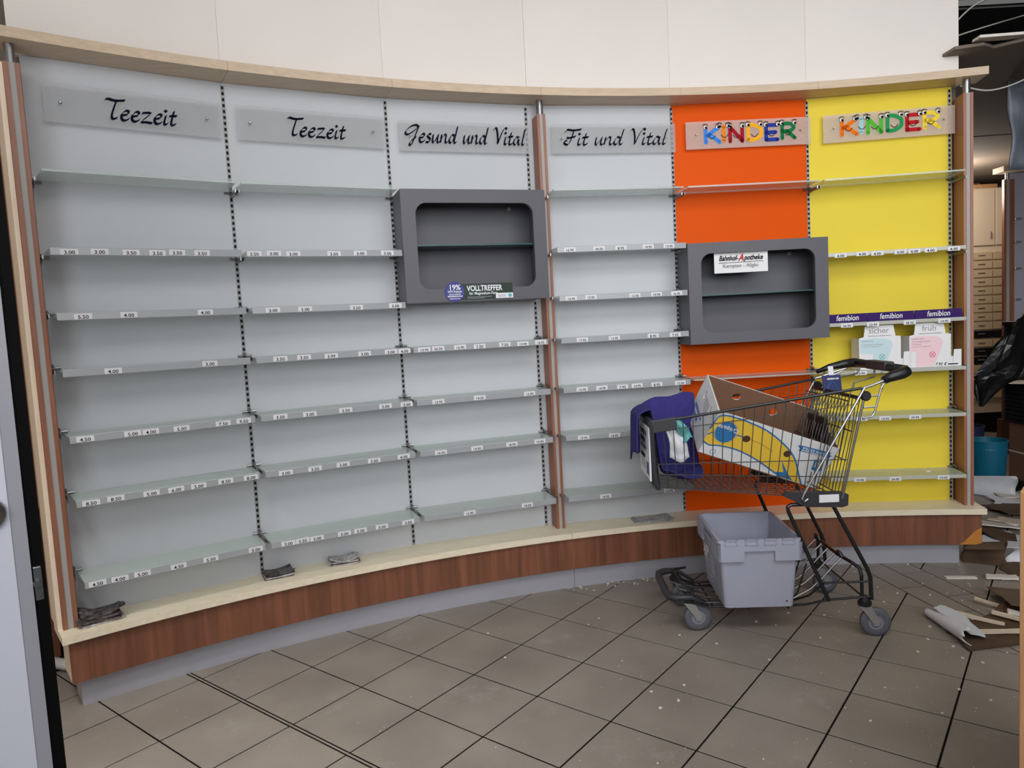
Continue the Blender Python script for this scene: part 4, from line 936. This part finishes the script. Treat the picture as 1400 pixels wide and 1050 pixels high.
m = MB(); flat(m, [fp(.868, .40), fp(.945, .37), fp(.955, .60), fp(.885, .62)][::-1], FN(.0014)); lb2 = m.build('recycling_label', M['blue'], near_w)
m = MB(); flat(m, [fp(.885, .42), fp(.932, .405), fp(.938, .53), fp(.893, .545)][::-1], FN(.002)); m.build('pale_square', M['mint'], lb2)
m = MB(); ring = [(fp(.11, .90)[0] + .012 * math.cos(k * math.pi / 8), fp(.11, .90)[1] + .012 * math.sin(k * math.pi / 8)) for k in range(17)]; pen(m, ring, .002, FN(.0012), smooth=0); m.build('small_mark', M['blue'], near_w)
ew = [c for c in bx.children if c.name.startswith('end_wall')][0]
PE = Matrix.Translation((-.0012, 0, 0)) @ PL
m = MB(); scribble(m, .04, .20, -.135, .022, PE, 21); scribble(m, .05, .16, -.165, .022, PE, 22); m.build('blue_print', M['blue'], ew)
m = MB()
for k in range(5): scribble(m, .12 + .01 * k, .22, -.050 - k * .012, .006, PE, 23 + k)
m.build('small_print', M['greyink'], ew)

# ------------------------------------------------------------------ towel over the trolley front, film packet
def towel():
    """a folded terry towel thrown over the front board and the far front corner of the basket"""
    m = MB(); rn = random.Random(3)
    sm = lambda x: max(0, min(1, x)) ** 2 * (3 - 2 * max(0, min(1, x)))
    def fn(u, v):
        fold = 0.008 * math.sin(v * 15 + u * 4) + 0.005 * math.sin(v * 31 + 1 + u * 7)
        if u < .30:                                  # flap hanging outside, then over the front rim
            s_ = u / .30; b = -0.045 + 0.235 * v
            if s_ < .7: q = s_ / .7; a = .918 - .004 * q; z = .775 + .165 * q - .03 * v * (1 - q)
            else: q = (s_ - .7) / .3; a = .914 - .050 * q; z = .940 + .026 * math.sin(q * 1.57)
            a += fold * (1 - .6 * s_)
        else:                                        # inside: slopes from the far rim down to the basket floor
            q = (u - .30) / .70; a = .864 - .235 * q; b = -0.045 + 0.235 * v
            ztop = .966 + .045 * sm(q * 1.6) + .012 * math.sin(q * 9); low = .668 + .02 * math.sin(q * 6 + v * 5)
            near = sm(q * 4.0)                        # near edge falls to the floor right behind the rim
            rise = sm((v - .30) / .62)
            z = ztop * (1 - near) + near * (low + (ztop - low) * rise) + fold * .8
            b += near * (.10 * (1 - rise) * (.2 + .8 * v))
        if v > .93: z -= .04 * (v - .93) / .07
        return Vector(to_world(a, b, z))
    m.grid(fn, 54, 30); o = m.build('towel', M['towel'], smooth=True); solid(o, .007, 0); return o
tw = tag(towel(), 'indigo terry towel hung over the front of the trolley basket', 'towel')
pk = tag(empty('film_packet', to_world(.745, -.085, .80)), 'crumpled white and teal film packet beside the towel in the trolley', 'packet')
def pkf(dx, dz, w_, h_, seed):
    rn = random.Random(seed); ph = [rn.uniform(0, 6) for _ in range(4)]
    def fn(u, v):
        return Vector((-(u - .5) * w_ * (1 - .35 * v) + dx - .05 * v * v, .012 * math.sin(u * 7 + ph[0]) + .01 * math.sin(v * 9 + ph[1]) + .01 * (1 - abs(2 * u - 1)), (v - .5) * h_ + dz + .012 * math.sin(u * 5 + ph[2])))
    return MB().grid(fn, 8, 8)
o = pkf(0, .03, .085, .17, 4).build('white_film', M['whitefilm'], pk, smooth=True); solid(o, .004)
o = pkf(.028, .075, .05, .085, 8).build('teal_film', M['tealfilm'], pk, smooth=True); o.location = (.0, -.012, 0); solid(o, .003)

# ------------------------------------------------------------------ grey tote on the lower rack
def tote():
    root = tag(empty('storage_tote', to_world(.459, -.022, .127), math.atan2(CD.y, CD.x) + math.radians(-1.5)), 'open grey plastic storage tote standing on the lower rack of the trolley', 'tote')
    # local x forward, y toward the viewer (negative b)
    x0, x1, y0, y1, h = -.145, .140, -.185, .190, .296       # bottom outline
    tx0, tx1, ty0, ty1 = -.165, .160, -.205, .210
    th = .004
    def ring(x0, x1, y0, y1, z, r, n=4): return [(p[0], p[1], z) for p in rrect(x0, x1, y0, y1, r, n)]
    loops = [ring(x0, x1, y0, y1, 0, .018), ring(x0 + .03 * -.14, x1 + .03 * .14, y0 - .004, y1 + .004, .05, .018), ring(tx0 + .004, tx1 - .004, ty0 + .004, ty1 - .004, h - .06, .014), ring(tx0 + .003, tx1 - .003, ty0 + .003, ty1 - .003, h, .012)]
    inner = [ring(tx0 + .003 + th, tx1 - .003 - th, ty0 + .003 + th, ty1 - .003 - th, h, .010), ring(x0 + th, x1 - th, y0 + th, y1 - th, .006, .014)]
    L = loops + inner; n = len(L[0]); m = MB(); vs = [p for l in L for p in l]; fs = []
    for i in range(len(L) - 1):
        for k in range(n): fs.append((i * n + k, i * n + (k + 1) % n, (i + 1) * n + (k + 1) % n, (i + 1) * n + k))
    fs.append(tuple(range(n - 1, -1, -1))); fs.append(tuple((len(L) - 1) * n + k for k in range(n)))
    body = m.add(vs, fs).build('tote_body', M['tote'], root)
    # rim band with deeper corners and interlock pockets
    def band(z0, z1, off, name='rim_band'):
        m = MB(); o_ = ring(tx0 - off, tx1 + off, ty0 - off, ty1 + off, 0, .012); i_ = ring(tx0 + .002, tx1 - .002, ty0 + .002, ty1 - .002, 0, .010); n = len(o_)
        vs = [(p[0], p[1], z0) for p in o_] + [(p[0], p[1], z1) for p in o_] + [(p[0], p[1], z1) for p in i_] + [(p[0], p[1], z0) for p in i_]
        fs = []
        for k in range(n):
            j = (k + 1) % n
            for q in range(4): fs.append((q * n + k, q * n + j, ((q + 1) % 4) * n + j, ((q + 1) % 4) * n + k))
        return m.add(vs, fs).build(name, M['tote'], root)
    band(h - .012, h + .004, .008); band(h - .046, h - .036, .0095)
    for sx in (-1, 1):
        for sy in (-1, 1):
            cx = tx1 if sx > 0 else tx0; cy = ty1 if sy > 0 else ty0
            m = MB(); xa, xb = sorted((cx + sx * .010, cx - sx * .100)); ya, yb = sorted((cy + sy * .010, cy - sy * .003))
            m.box((xa, ya, h - .088), (xb, yb, h - .010)); xa, xb = sorted((cx + sx * .010, cx - sx * .003)); ya, yb = sorted((cy + sy * .010, cy - sy * .100)); m.box((xa, ya, h - .088), (xb, yb, h - .010))
            m.build('corner_guard', M['tote'], root)
    for s, yy in ((1, ty1), (-1, ty0)):
        ya, yb = sorted((yy + s * .0085, yy - s * .002)); MB().box((tx0 + .09, ya, h - .044), (tx1 - .09, yb, h - .010)).build('rim_plate', M['tote'], root)
        for cx in (-.12, -.048, .030, .115):
            w_ = .026; m = MB(); ya, yb = sorted((yy + s * .0125, yy + s * .006))
            for (a0, a1, z0, z1) in ((cx - w_, cx + w_, h + .001, h + .005), (cx - w_, cx + w_, h - .019, h - .015), (cx - w_, cx - w_ + .004, h - .019, h + .005), (cx + w_ - .004, cx + w_, h - .019, h + .005)): m.box((a0, ya, z0), (a1, yb, z1))
            m.build('lid_pocket', M['tote'], root)
    # print on the forward long side (+x)
    RX = Matrix.Rotation(math.radians(90), 4, 'Z') @ Matrix.Rotation(math.radians(90), 4, 'X')
    pale = mat('pale_tote_print', (242, 244, 250), .5)
    def pr_(s, size, y, z, **k):
        o = obj('lettering', text_mesh(s, size, pale, **k), root, (x1 + (tx1 - x1) * z / h + .0062, y, z)); e = RX.to_euler(); o.rotation_euler = (e.x, e.y, e.z); o.rotation_euler.rotate_axis('X', math.radians(-5)); return o
    pr_('AEP', .060, -.085, .165, bold=.03)
    m = MB(); xx = lambda z: x1 + (tx1 - x1) * z / h + .0062
    def bar(y0, y1, z0, z1):
        m.add([(xx(z0), y0, z0), (xx(z0), y1, z0), (xx(z1), y1, z1), (xx(z1), y0, z1)], [(0, 1, 2, 3)])
    for (ya, yb, za, zb) in ((.008, .011, .085, .175), (.079, .082, .085, .175), (.008, .082, .172, .175), (.008, .082, .085, .088), (.026, .032, .102, .155), (.056, .062, .102, .155), (.020, .038, .150, .156), (.050, .068, .150, .156), (.020, .068, .098, .103), (-.145, -.025, .130, .134), (-.04, -.036, .02, .07), (-.04, .02, .066, .070), (.04, .044, .01, .05), (.08, .084, .01, .05), (-.02, .02, .045, .049)): bar(ya, yb, za, zb)
    m.build('print_lines', pale, root)
    MB().lathe([(.0035, 0), (.0035, .001)], 10, Matrix.Translation((-.115, y1 + .0048, .026)) @ Matrix.Rotation(math.radians(-90), 4, 'X')).build('drain_hole', M['black'], root)
    MB().box((tx0 + .0055, .08, h - .05), (tx0 + .0075, .14, h - .025)).build('inner_label', pale, root)
    return root
tote()

# ------------------------------------------------------------------ left foreground door, left background
dr = struct(empty('door_1', (-0.815, 1.2, 0.0), math.radians(37)), 'white shop door leaf standing open at the left edge with black seal', 'door')
MB().box((-0.95, -0.052, 0.02), (-0.041, 0.004, 2.35)).build('door_leaf', M['door'], dr)
MB().box((-0.041, -0.050, 0.02), (-0.020, 0.006, 2.35)).build('edge_profile', M['doorgrey'], dr)
MB().box((-0.020, -0.045, 0.02), (-0.001, 0.012, 2.35)).build('rubber_seal', M['gasket'], dr)
m = MB().lathe([(.001, 0), (.024, 0), (.026, .006), (.024, .012), (.001, .014)], 20, Matrix.Translation((-.070, -0.052, 1.112)) @ Matrix.Rotation(math.radians(90), 4, 'X'), cap=False); m.build('lock_rosette', M['steel'], dr, smooth=True)
m = MB().bevbox((-0.018, -0.048, .955), (-0.006, -0.044, 1.012), .002).lathe([(.006, 0), (.006, .006)], 10, Matrix.Translation((-.014, -.05, .985)) @ Matrix.Rotation(math.radians(90), 4, 'X')); m.build('lock_keep', M['steel'], dr)
bd = tag(MB().bevbox((-0.30, -0.02, .70), (0.0, 0.02, 2.17), .004).build('wall_board', M['post'], loc=(-1.925, 2.975, 0), rot=(0, 0, math.radians(-25))), 'brown wooden board mounted behind the left post', 'board')
# post it hangs on, resting on the floor
MB().box((-0.28, 0.02, 0.0), (-0.20, 0.06, 2.1)).build('support_batten', M['post'], bd)
pp = tag(MB().tube([(-2.07, 3.0, .03), (-1.955, 2.955, .03), (-1.905, 2.99, .045)], .024, 14).build('plastic_pipe', M['pipe'], smooth=True), 'short white plastic pipe on the floor behind the plinth end', 'pipe')
cb = tag(MB().tube([(-1.95, 2.80, .004), (-1.965, 2.86, .12), (-1.93, 2.845, .21), (-1.98, 2.88, .26), (-1.95, 2.86, .16), (-2.02, 2.93, .004)], .0035, 6).build('loose_cable', M['cable'], smooth=True), 'thin white loose cable behind the left plinth end', 'cable')

# ------------------------------------------------------------------ right: raw wooden counter edge close by
ce = tag(empty('counter_end', (1.139, 1.6, 0), math.radians(-42)), 'raw pine counter end at the right edge of the picture', 'counter')
MB().bevbox((0, 0, 0), (.03, .42, .928), .002).build('side_plank', M['rawwood'], ce)
MB().box((.03, .01, .0), (.60, .40, .90)).build('counter_body', M['rawwood'], ce); MB().bevbox((.03, -.005, .90), (.62, .42, .928), .002).build('counter_top', M['rawwood'], ce)

# ------------------------------------------------------------------ back room
cab = tag(empty('drawer_cabinet', (4.55, 7.40, .0)), 'tall cream pharmacy cabinet with rows of shallow drawers in the back room', 'cabinet')
MB().box((0, .02, .20), (1.3, .6, 2.50)).build('cabinet_body', M['cab'], cab); MB().box((0.02, .06, 0), (1.28, .55, .20)).build('cabinet_base', M['dark'], cab)
xs = [0.0, .43, .72, 1.3]
for k, (xa, xb) in enumerate(((0.0, .455), (.46, .87), (.875, 1.3))):
    d = MB().bevbox((xa + .004, 0, 1.925), (xb - .004, .02, 2.485), .002).build('cabinet_door', M['cab'], cab)
    MB().tube([(xb - .055, -.012, 1.99), (xb - .055, -.02, 2.0), (xb - .055, -.02, 2.05), (xb - .055, -.012, 2.06)], .004, 6).build('door_pull', M['steel'], d)
dz = (1.86 - .30) / 17.5; dcol = {9: 'dark', 11: 'dark', 12: 'dark'}
for r_ in range(17):
    zt_ = 1.86 - r_ * dz
    for k, (xa, xb) in enumerate(((0.0, .430), (.435, .87), (.875, 1.3))):
        d = MB().bevbox((xa + .004, -.004, zt_ - dz + .010), (xb - .004, .02, zt_ - .004), .002).build('drawer', M[dcol.get(r_, 'drawer')], cab)
        cxh = xb - .12 if k == 0 else xa + .12
        MB().bevbox((cxh - .035, -.012, zt_ - dz * .45), (cxh + .035, -.003, zt_ - dz * .35), .002).build('drawer_pull', M['fork'], d)
tb = tag(MB().box((4.75, 7.45, 2.505), (5.06, 7.55, 2.545)).build('wood_offcut', M['rawwood']), 'pale wood offcut lying on top of the drawer cabinet', 'wood offcut')
tb2 = tag(MB().box((4.62, 7.60, 2.505), (4.98, 7.68, 2.585)).build('wood_offcut', M['post']), 'brown wood offcut lying on top of the drawer cabinet', 'wood offcut')
# second curved fixture deeper in the room
f2 = tag(empty('far_shelving', (4.36, 6.3, 0)), 'far shelving unit with brown post and pale lilac panel', 'shelving')
MB().box((.06, .062, .3), (1.7, .09, 2.46)).build('lilac_panel', M['lilac'], f2)
MB().box((0.0, .03, 0.3), (.02, .06, 2.40)).build('post_board', M['post'], f2); MB().box((.02, .034, .3), (.05, .06, 2.40)).build('metal_strip', M['alu'], f2); MB().box((.05, .03, .3), (.09, .06, 2.40)).build('post_board', M['post'], f2)
MB().lathe([(.016, 2.40), (.016, 2.455)], 14, Matrix.Translation((.035, .045, 0))).build('spacer_tube', M['steel'], f2)
MB().box((-.06, -.05, 2.455), (1.7, .09, 2.50)).build('cornice_board', M['cornice'], f2); MB().box((-.02, .02, 0), (1.7, .09, .30)).build('plinth', M['walnut'], f2)
for z in (1.35, 1.62, 1.05, 1.85, 2.05): MB().bevbox((.10, .035, z), (.16, .0615, z + .018), .004).build('shelf_clip', M['fork'], f2)
fs_ = tag(MB().grid(lambda u, v: Vector((2.955 + .75 * u + .01 * math.sin(v * 5), 4.25 + .10 * u + .014 * math.sin(u * 24 + v * 3) * math.cos(v * 9), 2.115 + .503 * v)), 30, 12).build('foil_sheet', M['foil'], smooth=True), 'crumpled grey foil sheet hanging from the low ceiling at the right edge', 'sheet'); solid(fs_, .006)
# teal and navy buckets, carton, crate, bin bag, plank
def bucket(name, x, y, r, h, m_, label, z0=0.0):
    root = tag(empty(name, (x, y, z0)), label, 'bucket', 'plastic buckets in the back room')
    MB().lathe([(.001, 0), (r * .84, 0), (r * .86, .01), (r * .985, h * .80), (r, h * .80), (r, h * .83), (r * .99, h * .84), (r * 1.0, h - .012), (r * 1.04, h - .010), (r * 1.04, h), (r * .97, h), (r * .82, .012), (.001, .012)], 36, cap=False).build('bucket_body', m_, root, smooth=False)
    MB().tube([(-r * 1.03 * math.cos(k * math.pi / 10), .03 + r * 1.05 * math.sin(k * math.pi / 10), h - .05 - .06 * math.sin(k * math.pi / 10)) for k in range(11)], .003, 6).build('bail_handle', M['steel'], root)
bucket('bucket', 3.49, 5.24, .125, .34, M['teal'], 'teal plastic bucket standing beyond the yellow bay')
bucket('bucket', 3.78, 5.95, .13, .33, M['navy'], 'navy plastic bucket behind the teal bucket')
bc = tag(empty('brown_carton', (4.06, 5.10, 0)), 'brown cardboard carton beside the teal bucket under the black crate', 'carton')
MB().bevbox((-.26, 0, 0), (.26, .36, .43), .004).build('carton_body', M['card'], bc); MB().box((-.262, -.001, .20), (.262, .361, .212)).build('tape_band', M['beigeply'], bc)
cr_ = tag(empty('perforated_crate', (4.10, 5.12, .4315)), 'tall black perforated plastic crate on the brown carton', 'crate')
m = MB(); m.box((-.32, .0, 0), (.32, .36, .02))
for (xa, xb, ya, yb) in ((-.32, .32, 0, .008), (-.32, .32, .352, .36), (-.32, -.312, 0, .36), (.312, .32, 0, .36)):
    nz = 22
    for k in range(nz + 1):
        z = .02 + .70 * k / nz; m.box((xa, ya, z), (xb, yb, z + .014))
    if xb - xa > .1:
        for q in range(28): x = xa + (xb - xa) * q / 27; m.box((x - .006, ya, .02), (x + .006, yb, .734))
    else:
        for q in range(16): y = ya + (yb - ya) * q / 15; m.box((xa, y - .006, .02), (xb, y + .006, .734))
m.build('crate_lattice', M['crate'], cr_); MB().box((-.30, .02, .02), (.30, .34, .70)).build('crate_filling', M['bag'], cr_)
MB().bevbox((-.335, -.012, .734), (.335, .372, .765), .006).build('crate_rim', M['crate'], cr_)
def bag():
    m = MB()
    def fn(u, v):
        a = u * 2 * math.pi; r = (.16 * math.sin(math.pi * min(1, v * 1.02)) + .012) * (1 + .18 * math.sin(5 * a + v * 8) + .1 * math.sin(9 * a + 2))
        return Vector((3.60 - .30 * (1 - v) + r * 1.05 * math.cos(a) + .04 * v, 5.02 + r * .55 * math.sin(a), .62 + .58 * v + .06 * math.sin(2 * a) * v + .05 * math.sin(v * 9)))
    m.grid(fn, 28, 16); return m.build('bin_bag', M['bag'], smooth=False)
tag(bag(), 'black torn bin bag hanging off the crate', 'bin bag')
pkn = tag(MB().box((-.15, -.04, -.012), (.18, .04, .012)).build('plank', M['beigeply'], loc=(3.56, 5.10, .775), rot=(0, math.radians(4), math.radians(10))), 'short pale plank sticking out below the bin bag', 'plank')
# ceiling channel, hanging cables
tag(MB().box((1.8, 4.02, 2.985), (6.9, 4.07, 2.99)).box((1.8, 4.02, 2.955), (6.9, 4.023, 2.99)).box((1.8, 4.067, 2.955), (6.9, 4.07, 2.99)).box((2.75, 4.03, 2.99), (2.78, 4.05, 3.35)).build('ceiling_channel', M['galv'], rot=(0, 0, 0)), 'galvanised steel channel crossing the open ceiling void', 'channel')
def cable(pts, lab, r=.004):
    P = catmull([(p[0], p[2]) for p in pts], 6); Y = catmull([(p[1], 0) for p in pts], 6)
    return tag(MB().tube([(a.x, b.x, a.y) for a, b in zip(P, Y)], r, 6).build('hanging_cable', M['cable'], smooth=True), lab, 'cable', 'cables in the ceiling void')
cable([(2.42, 4.0, 2.62), (2.45, 4.0, 2.80), (2.58, 4.0, 2.94), (2.80, 4.0, 3.05), (3.0, 4.0, 3.30)], 'white cable rising from the cornice end into the ceiling')
cable([(2.45, 3.9, 2.50), (2.62, 3.9, 2.47), (2.82, 3.9, 2.53), (2.98, 3.9, 2.66), (3.10, 3.9, 2.90), (3.12, 3.9, 3.3)], 'white cable sagging behind the right cornice end')
cable([(2.0, 3.8, 2.98), (2.5, 3.8, 3.00), (2.9, 3.8, 3.06), (3.3, 3.8, 3.12)], 'white cable strung across the top of the void')
cable([(2.55, 4.3, 2.86), (2.8, 4.3, 2.93), (3.2, 4.3, 3.02), (3.6, 4.3, 3.08)], 'pale cable lying slanted under the steel channel')
tag(MB().prism([(0, 0), (.30, -.03), (.62, .02), (.60, .10), (.28, .06), (.02, .09)], 0, .012).build('ceiling_scrap', M['plaster'], loc=(2.36, 3.60, 2.636), rot=(math.radians(6), 0, 0)), 'torn pale plasterboard strip at the ceiling break', 'plasterboard')

# ------------------------------------------------------------------ demolition debris on the floor
def ragged(pts, jag, seed, n=5):
    rn = random.Random(seed); out = []
    for i in range(len(pts)):
        a, b = Vector(pts[i]), Vector(pts[(i + 1) % len(pts)])
        for k in range(n):
            p = a.lerp(b, k / n); d = (b - a).normalized(); out.append(p + Vector((-d.y, d.x)) * rn.uniform(-jag, jag) * (1 if k else .3))
    return out
def plate(name, pts, th, loc, rot, m_, label, cat, jag=.008, seed=1, group='demolition debris by the right wall'):
    o = MB().prism(ragged(pts, jag, seed), 0, th).build(name, M[m_], loc=loc, rot=rot); return tag(o, label, cat, group)
def curl(name, w_, l_, r, turn, m_, loc, rot, label, cat, taper=0.0, seed=1):
    rn = random.Random(seed); ph = rn.uniform(0, 6)
    def fn(u, v):
        a = u * turn; rr = r * (1 - taper * v) * (1 + .25 * u); x = rr * math.sin(a); z = rr * (1 - math.cos(a))
        return Vector((x, (v - .5) * l_ * (1 - .15 * math.sin(u * 3 + ph)) + .012 * math.sin(u * 9 + ph), z + .004))
    o = MB().grid(fn, 18, 10).build(name, M[m_], smooth=True, loc=loc, rot=rot); solid(o, .0025, 1); return tag(o, label, cat, 'demolition debris by the right wall')
R_ = math.radians
# near group: white torn curl over brown boards
plate('torn_board', [(-.28, -.10), (.16, -.13), (.28, .05), (.10, .13), (-.20, .10)], .010, (1.98, 2.86, .001), (0, 0, R_(12)), 'brownpaper', 'dark brown torn board under the white wallpaper curl', 'board', .012, 3)
def tornroll():
    P0, P1 = Vector((1.752, 3.045)), Vector((1.722, 2.738)); d = P1 - P0; n_ = Vector((d.y, -d.x)).normalized() * -1
    def fn(u, v):
        a = -1.3 + u * 2.4; r = .022 + .030 * v; c = P0.lerp(P1, v) + n_ * (.020 + .045 * v); jag = .012 * math.sin(u * 23) * v
        return Vector((c.x + n_.x * r * -math.cos(a) * 1.2 + d.normalized().x * jag, c.y + n_.y * r * -math.cos(a) * 1.2 + d.normalized().y * jag, .004 + r * (1 + math.sin(a)) * .8))
    o = MB().grid(fn, 16, 14).build('wallpaper_curl', M['torn'], smooth=True); solid(o, .003); return tag(o, 'curled torn piece of white wallpaper on the floor tiles', 'wallpaper', 'demolition debris by the right wall')
tornroll()
plate('wallpaper_piece', [(-.03, -.13), (.03, -.14), (.10, .06), (.06, .13), (-.02, .10)], .004, (1.79, 2.90, .045), (R_(6), R_(14), R_(8)), 'torn', 'flat torn white wallpaper flap leaning on the brown board', 'wallpaper', .008, 5)
for k, (x, y, z, l, wd, ang, tl, m_) in enumerate([(1.90, 2.965, .020, .24, .022, -38, 5, 'beigeply'), (1.975, 2.80, .022, .30, .024, -14, -4, 'beigeply'), (2.07, 2.87, .030, .24, .020, -48, 3, 'beigeply'), (2.11, 2.90, .032, .16, .030, -30, 10, 'plaster'), (2.12, 3.02, .012, .30, .012, -56, 4, 'beigeply')]):
    plate('wood_splinter', [(-l / 2, -wd / 2), (l / 2, -wd * .3), (l / 2, wd * .4), (-l / 2, wd / 2)], .012, (x, y, z), (0, R_(tl), R_(ang)), m_, 'pale split lath, %s of those on the brown board' % ['rearmost', 'longest and frontmost', 'steeply slanting one', 'short white one', 'thin one beside the brown sheet'][k], 'lath', .003, 10 + k)
plate('brown_sheet', [(-.18, -.20), (.30, -.26), (.34, .20), (-.14, .16)], .004, (2.27, 3.08, .036), (R_(-8), R_(5), R_(-14)), 'brownpanel', 'smooth dark brown sheet lying near the wooden counter', 'sheet', .006, 21)
plate('brown_sheet', [(-.12, -.09), (.15, -.07), (.12, .10), (-.10, .08)], .006, (2.06, 2.93, .016), (R_(4), R_(-6), R_(25)), 'brownpaper', 'small crumpled brown sheet between the pale laths', 'sheet', .012, 22)
# group at the plinth end
curl('wallpaper_roll', .2, .20, .055, 4.2, 'brownpaper', (2.40, 3.62, .0), (0, 0, R_(60)), 'brown paper curl standing at the plinth end', 'wallpaper', .2, 2)
curl('wallpaper_roll', .16, .22, .05, 3.0, 'torn', (2.62, 3.56, .0), (0, 0, R_(75)), 'white wallpaper curl on the brown paper by the plinth', 'wallpaper', .3, 6)
plate('brown_sheet', [(-.16, -.12), (.20, -.16), (.22, .10), (-.10, .14)], .006, (2.54, 3.46, .004), (R_(3), R_(-3), R_(-20)), 'brownpaper', 'dark torn paper lying in front of the plinth end', 'sheet', .018, 31)
plate('plaster_piece', [(-.07, -.012), (.07, -.014), (.07, .012), (-.07, .014)], .008, (2.168, 3.456, .001), (0, 0, R_(-8)), 'plaster', 'long white plaster stick on the dark tile band', 'plaster piece', .002, 32)
plate('plaster_piece', [(-.07, -.02), (.07, -.03), (.08, .02), (-.05, .03)], .010, (2.34, 3.42, .006), (0, 0, R_(-10)), 'plaster', 'jagged white plaster strip along the brown paper', 'plaster piece', .006, 33)
plate('plaster_piece', [(-.04, -.03), (.05, -.02), (.04, .03), (-.03, .02)], .010, (2.28, 3.22, .001), (0, 0, R_(30)), 'plaster', 'white plaster lump near the smooth brown sheet', 'plaster piece', .006, 34)
# heap behind the right post
rn = random.Random(11)
DL = ['in front of the teal bucket', 'left under the teal bucket', 'beside the right post foot', 'farthest along the heap', 'at the heap centre', 'at the right of the heap', 'nearest the plinth end', 'between post and bucket', 'at the front of the heap', 'leaning by the carton', 'lowest of the heap', 'small one at the heap edge']
for k in range(12):
    x = 2.72 + .075 * k + rn.uniform(-.06, .10); y = 3.95 + .10 * k + rn.uniform(-.12, .12)
    s = rn.uniform(.10, .19)
    mt_ = ['torn', 'brownpaper', 'plaster', 'torn', 'beigeply', 'brownpaper'][k % 6]
    plate('rubble_piece', [(-s, -s * .5), (s * .8, -s * .6), (s, s * .4), (-s * .6, s * .6)], .006, (x, y, .004 + .010 * (k % 3)), (R_(rn.uniform(-7, 7)), R_(rn.uniform(-7, 7)), rn.uniform(0, 6.3)), mt_,
          '%s rubble sheet %s' % ({'torn': 'white wallpaper', 'brownpaper': 'brown paper', 'plaster': 'pale plaster', 'beigeply': 'beige board'}[mt_], DL[k]), 'rubble', s * .12, 40 + k)
curl('wallpaper_roll', .25, .34, .07, 2.4, 'torn', (3.25, 4.95, .0), (0, 0, R_(35)), 'white wallpaper curl in front of the teal bucket', 'wallpaper', .3, 9)
curl('wallpaper_roll', .22, .30, .06, 3.0, 'brownpaper', (3.42, 4.85, .0), (0, 0, R_(-20)), 'brown paper curl in front of the brown carton', 'wallpaper', .2, 12)
# crumbs of plaster: uncountable
m = MB(); rn = random.Random(5)
def crumb(x, y, s):
    h = s * rn.uniform(.25, .6); n = 5; a0 = rn.uniform(0, 6); pts = [(x + s * rn.uniform(.5, 1) * math.cos(a0 + k * 2 * math.pi / n), y + s * rn.uniform(.4, 1) * math.sin(a0 + k * 2 * math.pi / n)) for k in range(n)]
    m.prism(pts, 0.0006, h)
for k in range(520):
    u = rn.random(); x = rn.uniform(-.2, 2.6); y = rn.uniform(1.6, 3.75)
    if rn.random() > .25 + .75 * max(0, (x - .1) / 2.4): continue
    q = Vector((x, y)) - C
    if q.length > 4.95: continue
    crumb(x, y, rn.choice((.0018, .0022, .003, .003, .005, .0075)))
for k in range(40):
    ph = rn.uniform(-14, -7); q = pol(ph, rn.uniform(4.90, 4.97)); crumb(q.x, q.y, rn.choice((.003, .005, .008)))
for k in range(120): crumb(rn.uniform(1.7, 3.4), rn.uniform(2.6, 4.6), rn.choice((.004, .006, .01)))
for k in range(900):
    x = rn.uniform(.3, 2.3); y = rn.uniform(1.5, 3.3)
    if rn.random() < .25 + .3 * x and (Vector((x, y)) - C).length < 4.9: crumb(x, y, rn.choice((.0010, .0013, .0016, .0022)))
for k in range(10): crumb(rn.uniform(-1.5, -.3), rn.uniform(1.9, 2.8), .003)
o = m.build('plaster_crumbs', M['plaster']); o['kind'] = 'stuff'; tag(o, 'scattered white plaster crumbs over the floor tiles', 'plaster crumbs')
